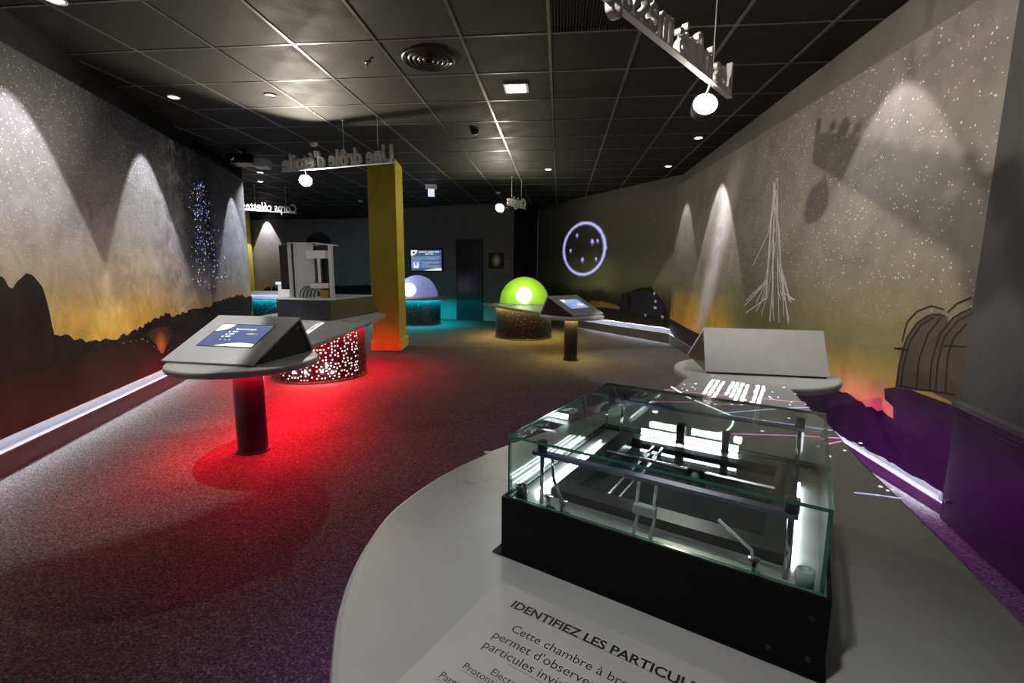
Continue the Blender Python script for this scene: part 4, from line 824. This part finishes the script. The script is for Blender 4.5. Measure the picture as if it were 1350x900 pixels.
# ================================================================= hanging signs with their spotlights
def sign(label, start, end, text, lamp_at=None, power=L_SIGN, size=0.29, wires=(0.1, 0.4), cone=120, aim_at=None, bare=False, lenr=0.075):
    s_, e_ = Vector((start[0], start[1], 0)), Vector((end[0], end[1], 0)); d = (e_-s_).normalized(); L_ = (e_-s_).length; zr_ = 2.52
    e = empty('hanging_sign', (s_.x, s_.y, zr_), math.atan2(d.y, d.x), label, 'sign')      # local x along the text, local -y is its reading side
    box_obj('rail', (0, L_, -0.02, 0.02, 0, 0.012), 'letter', e, 0.002)
    M = Matrix.Translation((0.01, -0.0, 0.016)) @ Matrix.Rotation(PI/2, 4, 'X')
    text_obj('lettering', text, 'letter', e, M, size, 0.018, 0.004, 1.0, fit=L_-0.04)
    for t in wires:
        bm = bmesh.new(); tube(bm, [(L_*t, 0, 0.014), (L_*t, 0, H-zr_)], 0.004, 6); wr = link('wire', bm, 'alu', e)
        bm = bmesh.new(); lathe(bm, [(0.018, H-zr_-0.012), (0.022, H-zr_-0.002)], 10, (L_*t, 0)); link('ceiling_cup', bm, 'alu', wr)
    if lamp_at is not None:
        Mi = (Matrix.Translation(e.location) @ Matrix.Rotation(e.rotation_euler.z, 4, 'Z')).inverted(); lp_ = Mi @ Vector(lamp_at)
        xa = min(max(lp_.x, 0.05), L_-0.05)
        bm = bmesh.new(); tube(bm, [(xa, 0, 0.0), (xa, -0.02, -0.05), (lp_.x, lp_.y, lp_.z+0.02)], 0.009, 8); link('lamp_arm', bm, 'alu', e, True)
        aim = Mi @ Vector(aim_at)-lp_; aim.normalize()
        R = aim.to_track_quat('Z', 'Y').to_matrix().to_4x4(); Ml = Matrix.Translation(lp_) @ R
        bm = bmesh.new(); lathe(bm, [(0.02, -0.10), (lenr+0.008, -0.07), (lenr+0.010, -0.002), (lenr, 0.0)], 20); hs2 = link('lamp_head', bm, 'black', e, True); hs2.matrix_local = Ml
        bm = bmesh.new(); lathe(bm, [(lenr, 0.0), (lenr*0.8, 0.012), (0.004, 0.018)], 20); ln = link('lamp_lens', bm, 'lens', hs2, True)
        l = lamp('spot', 'SPOT', (0, 0, 0), power, (1.0, 0.90, 0.72), e, 0.02, None, cone, 0.5)
        if bare: l.data.type = 'POINT'; l.data.shadow_soft_size = 0.03
        l.matrix_local = Matrix.Translation(lp_+aim*(0.07 if bare else 0.03)) @ aim.to_track_quat('-Z', 'Y').to_matrix().to_4x4()
    return e
a, b = at(962, 130, 2.52), at(790, -8, 2.52); d = (b-a).normalized(); b = a+d*1.9
sign('long hanging letter sign over the walkway, seen from behind, beside the right mural', a, b, 'Les infinis messagers', at(930, 137, 2.40), L_SIGN*0.09, wires=(0.18, 0.62), cone=130, aim_at=(0.75, 1.6, 2.95))
a, b = at(520, 214.5, 2.52), at(372, 227, 2.52)
sign('hanging letter sign in front of the yellow column, seen from behind', a, b, "Une drôle d'étoile", at(403, 238, 2.40), L_SIGN*1.15, cone=125, aim_at=(-2.0, 4.0, 3.05), size=0.27, wires=(0.13, 0.42))
a, b = at(392, 281.5, 2.52), at(318, 277, 2.52)
sign('hanging letter sign at the opening of the far bay, seen from behind', a, b, 'Corps célestes', None, size=0.25, wires=(0.2, 0.75))
a, b = at(693, 276, 2.52), at(668, 270, 2.52)
sign('short hanging letter sign above the green dome, seen from behind', a, b, 'Origine', at(659, 274, 2.42), L_SIGN*0.34, cone=120, bare=True, aim_at=(-0.6, 7.0, 2.9), size=0.25, wires=(0.25, 0.75), lenr=0.075)

# ================================================================= ceiling fittings
def downlight(label, x, y, lit=True, energy=0, angle=46, direction=(0, 0, -1), color=(1.0, 0.95, 0.92), group=None, blend=0.16, radius=0.02):
    e = empty('downlight', (x, y, H), 0, label, 'light', group)
    bm = bmesh.new(); lathe(bm, [(0.062, -0.001), (0.062, -0.008), (0.050, -0.009), (0.046, -0.002)], 28, cap=False); link('trim_ring', bm, 'lightgrey' if lit else 'black', e, True)
    bm = bmesh.new(); lathe(bm, [(0.047, -0.003), (0.002, -0.0029)], 24, cap=False); link('lens', bm, 'downlens' if lit else 'lightgrey', e)
    if energy: lamp('downlight_lamp', 'SPOT', (0, 0, -0.012), energy, color, e, radius, direction, angle, blend)
    return e
nl = Vector((math.cos(WL.ang-PI/2), math.sin(WL.ang-PI/2), 0)); nR = Vector((-1, 0, 0))
def wash(wall, nrm, u, v, dist, label, energy, angle):
    x, z = wall.px(u, v); p = wall.a+(wall.b-wall.a).normalized()*x+nrm*dist; downlight(label, p.x, p.y, True, energy, angle)
wash(WL, nl, 8, 117, 0.33, 'recessed downlight over the big light cone beside the rock tower', L_WALL*1.2, 60)
wash(WL, nl, 187, 200, 0.33, 'recessed downlight over the light cone on the milky way', L_WALL*1.1, 60)
wash(WL, nl, 305, 256, 0.33, 'recessed downlight by the far end of the left mural', L_WALL, 60)
wash(WR, nR, 1186, 117, 0.33, 'recessed downlight over the broad light cone on the right mural', L_WALL*0.5, 64)
wash(WR, nR, 952, 233, 0.33, 'recessed downlight over the pale beam on the right mural', L_WALL*1.2, 60)
wash(WR, nR, 906, 258, 0.33, 'recessed downlight in the corner by the ring mural', L_WALL*0.55, 60)
nF = Vector((math.cos(WF.ang-PI/2), math.sin(WF.ang-PI/2), 0))
wash(WF, nF, 352, 293, 0.16, 'recessed downlight over the far bay mural', L_WALL*1.2, 56)
nB = Vector((math.cos(WB.ang-PI/2), math.sin(WB.ang-PI/2), 0))
downlight('recessed downlight with a dark trim over the carpet', -2.935, 4.725, False, L_DOWN*0.85, 110, blend=0.8, radius=0.10)
downlight('small recessed downlight before the ring mural', -0.229, 8.327, True, 0)
p = at(343, 227, H); downlight('small recessed downlight beyond the projector', p.x, p.y, True, L_DOWN*4, 120, blend=0.7)
p = at(343, 239, H); downlight('second small recessed downlight beyond the projector', p.x, p.y, True, L_DOWN*4, 120, blend=0.7)
downlight('unseen downlight added above the round end of the pale tabletop', -0.35, 0.15, True, L_DOWN*1.7, 56, direction=(0.06, 0.10, -1), blend=0.8, radius=0.06)  # out-of-view lamp added to brighten the near end of the table
downlight('unseen added accent light brightening the blank kiosk', 0.95, 0.75, True, L_DOWN*0.6, 34, direction=(0.16, 1.0, -0.98), blend=0.9, radius=0.05)  # no fitting in view here; added to lift the kiosk's rear panel
downlight('unseen added warm spot throwing the letter sign shadow on the right mural', -0.6, 2.3, True, 115, 84, direction=(2.7, 1.7, -0.95), color=(1.0, 0.88, 0.72), blend=0.5, radius=0.025)  # out-of-frame spot invented to cast the sign's shadow on the wall
MT['diffuser_metal'] = plain('dark_diffuser_metal', (0.05, 0.05, 0.05), 0.3, 0.4)
# round air diffuser
e = empty('air_diffuser', (-1.12, 4.07, H), 0, 'round black air diffuser with concentric rings in the tile ceiling', 'vent')
bm = bmesh.new(); lathe(bm, [(0.225, 0.0), (0.225, -0.004), (0.205, -0.022), (0.19, -0.004)], 48, cap=False); link('rim', bm, 'diffuser_metal', e, True)
for r in (0.175, 0.135, 0.095, 0.055):
    bm = bmesh.new(); lathe(bm, [(r, -0.002), (r-0.008, -0.026), (r-0.022, -0.020), (r-0.018, -0.002)], 48, cap=False); link('ring', bm, 'diffuser_metal', e, True)
bm = bmesh.new(); lathe(bm, [(0.195, -0.001), (0.001, -0.0015)], 40, cap=False); link('backing', bm, 'black', e)
# air grille tile
e = empty('air_grille', (GX+G/2, GY-G/2, H), 0, 'square black slatted air grille set in the ceiling', 'vent')
box_obj('backing', (-G/2+0.01, G/2-0.01, -G/2+0.01, G/2-0.01, 0.02, 0.028), 'black', e)
for k in range(30):
    x = -G/2+0.02+k*(G-0.04)/29; box_obj('slat', (x-0.002, x+0.002, -G/2+0.012, G/2-0.012, -0.004, 0.02), 'black', e)
# square light panel
e = empty('square_light', (-0.45, 4.74, H), 0, 'small square cool white light panel in the ceiling', 'light')
box_obj('frame', (-0.115, 0.115, -0.115, 0.115, -0.012, 0.0), 'lightgrey', e, 0.002); box_obj('diffuser', (-0.085, 0.085, -0.085, 0.085, -0.014, -0.011), 'lenscool', e)
# smoke detectors
def detector(label, x, y, m):
    e = empty('smoke_detector', (x, y, H), 0, label, 'detector'); bm = bmesh.new(); lathe(bm, [(0.055, 0), (0.055, -0.022)], 24); link('base', bm, m, e, True)
    bm = bmesh.new(); lathe(bm, [(0.045, -0.022), (0.038, -0.045), (0.01, -0.048)], 24); link('cap', bm, m, e, True)
detector('white smoke detector by the lettering over the red table', -3.424, 6.44, 'white'); detector('flat dark ceiling detector beyond the square light panel', -1.094, 6.06, 'black')
p = at(475, 264, H); detector('small white ceiling detector left of the yellow column', p.x, p.y, 'white'); p = at(657, 253, H); detector('pale ceiling detector above the green dome', p.x, p.y, 'white')
for (u, v), lb in (((484, 82), 'small ceiling sprinkler beside the air diffuser'), ((531, 152), 'small ceiling sprinkler in the middle of the tile ceiling')):
    p = at(u, v, H); e = empty('sprinkler', (p.x, p.y, H), 0, lb, 'sprinkler'); bm = bmesh.new(); lathe(bm, [(0.03, 0), (0.022, -0.008)], 14); link('rose', bm, 'gridbar', e, True); bm = bmesh.new(); lathe(bm, [(0.006, -0.008), (0.006, -0.03), (0.016, -0.032), (0.016, -0.035)], 12); link('nozzle', bm, 'steel', e, True)
# projector under the ceiling
p = at(330, 211, 2.92); e = empty('projector', (p.x, p.y, H), 0.2, 'black projector hung under the ceiling above the left mural end', 'projector')
box_obj('body', (-0.28, 0.10, -0.16, 0.16, -0.20, -0.07), 'blackgloss', e, 0.02); box_obj('side_unit', (0.06, 0.26, -0.12, 0.12, -0.24, -0.10), 'lightgrey', e, 0.02)
bm = bmesh.new(); tube(bm, [(-0.08, 0, -0.08), (-0.08, 0, 0)], 0.025, 12); link('mount', bm, 'black', e, True)
bm = bmesh.new(); lathe(bm, [(0.05, 0), (0.045, 0.03), (0.03, 0.03)], 18); o = link('lens', bm, 'steel', e, True); o.rotation_euler = (PI/2, 0, 0); o.location = (-0.19, -0.16, -0.13)
# hanging exit pictogram
p = at(568, 243, H); e = empty('exit_sign', (p.x, p.y, H), 0.25, 'small glowing exit box hung under the dark ceiling', 'sign')
box_obj('housing', (-0.12, 0.12, -0.03, 0.03, -0.09, 0), 'lenscool2' if 'lenscool2' in MT else 'white', e, 0.004)
MT['exitglow'] = glow('exit_panel_glow', (0.75, 0.8, 0.95), 1.2, k=0.25); box_obj('panel', (-0.06, 0.07, -0.006, 0.006, -0.24, -0.09), 'exitglow', e)
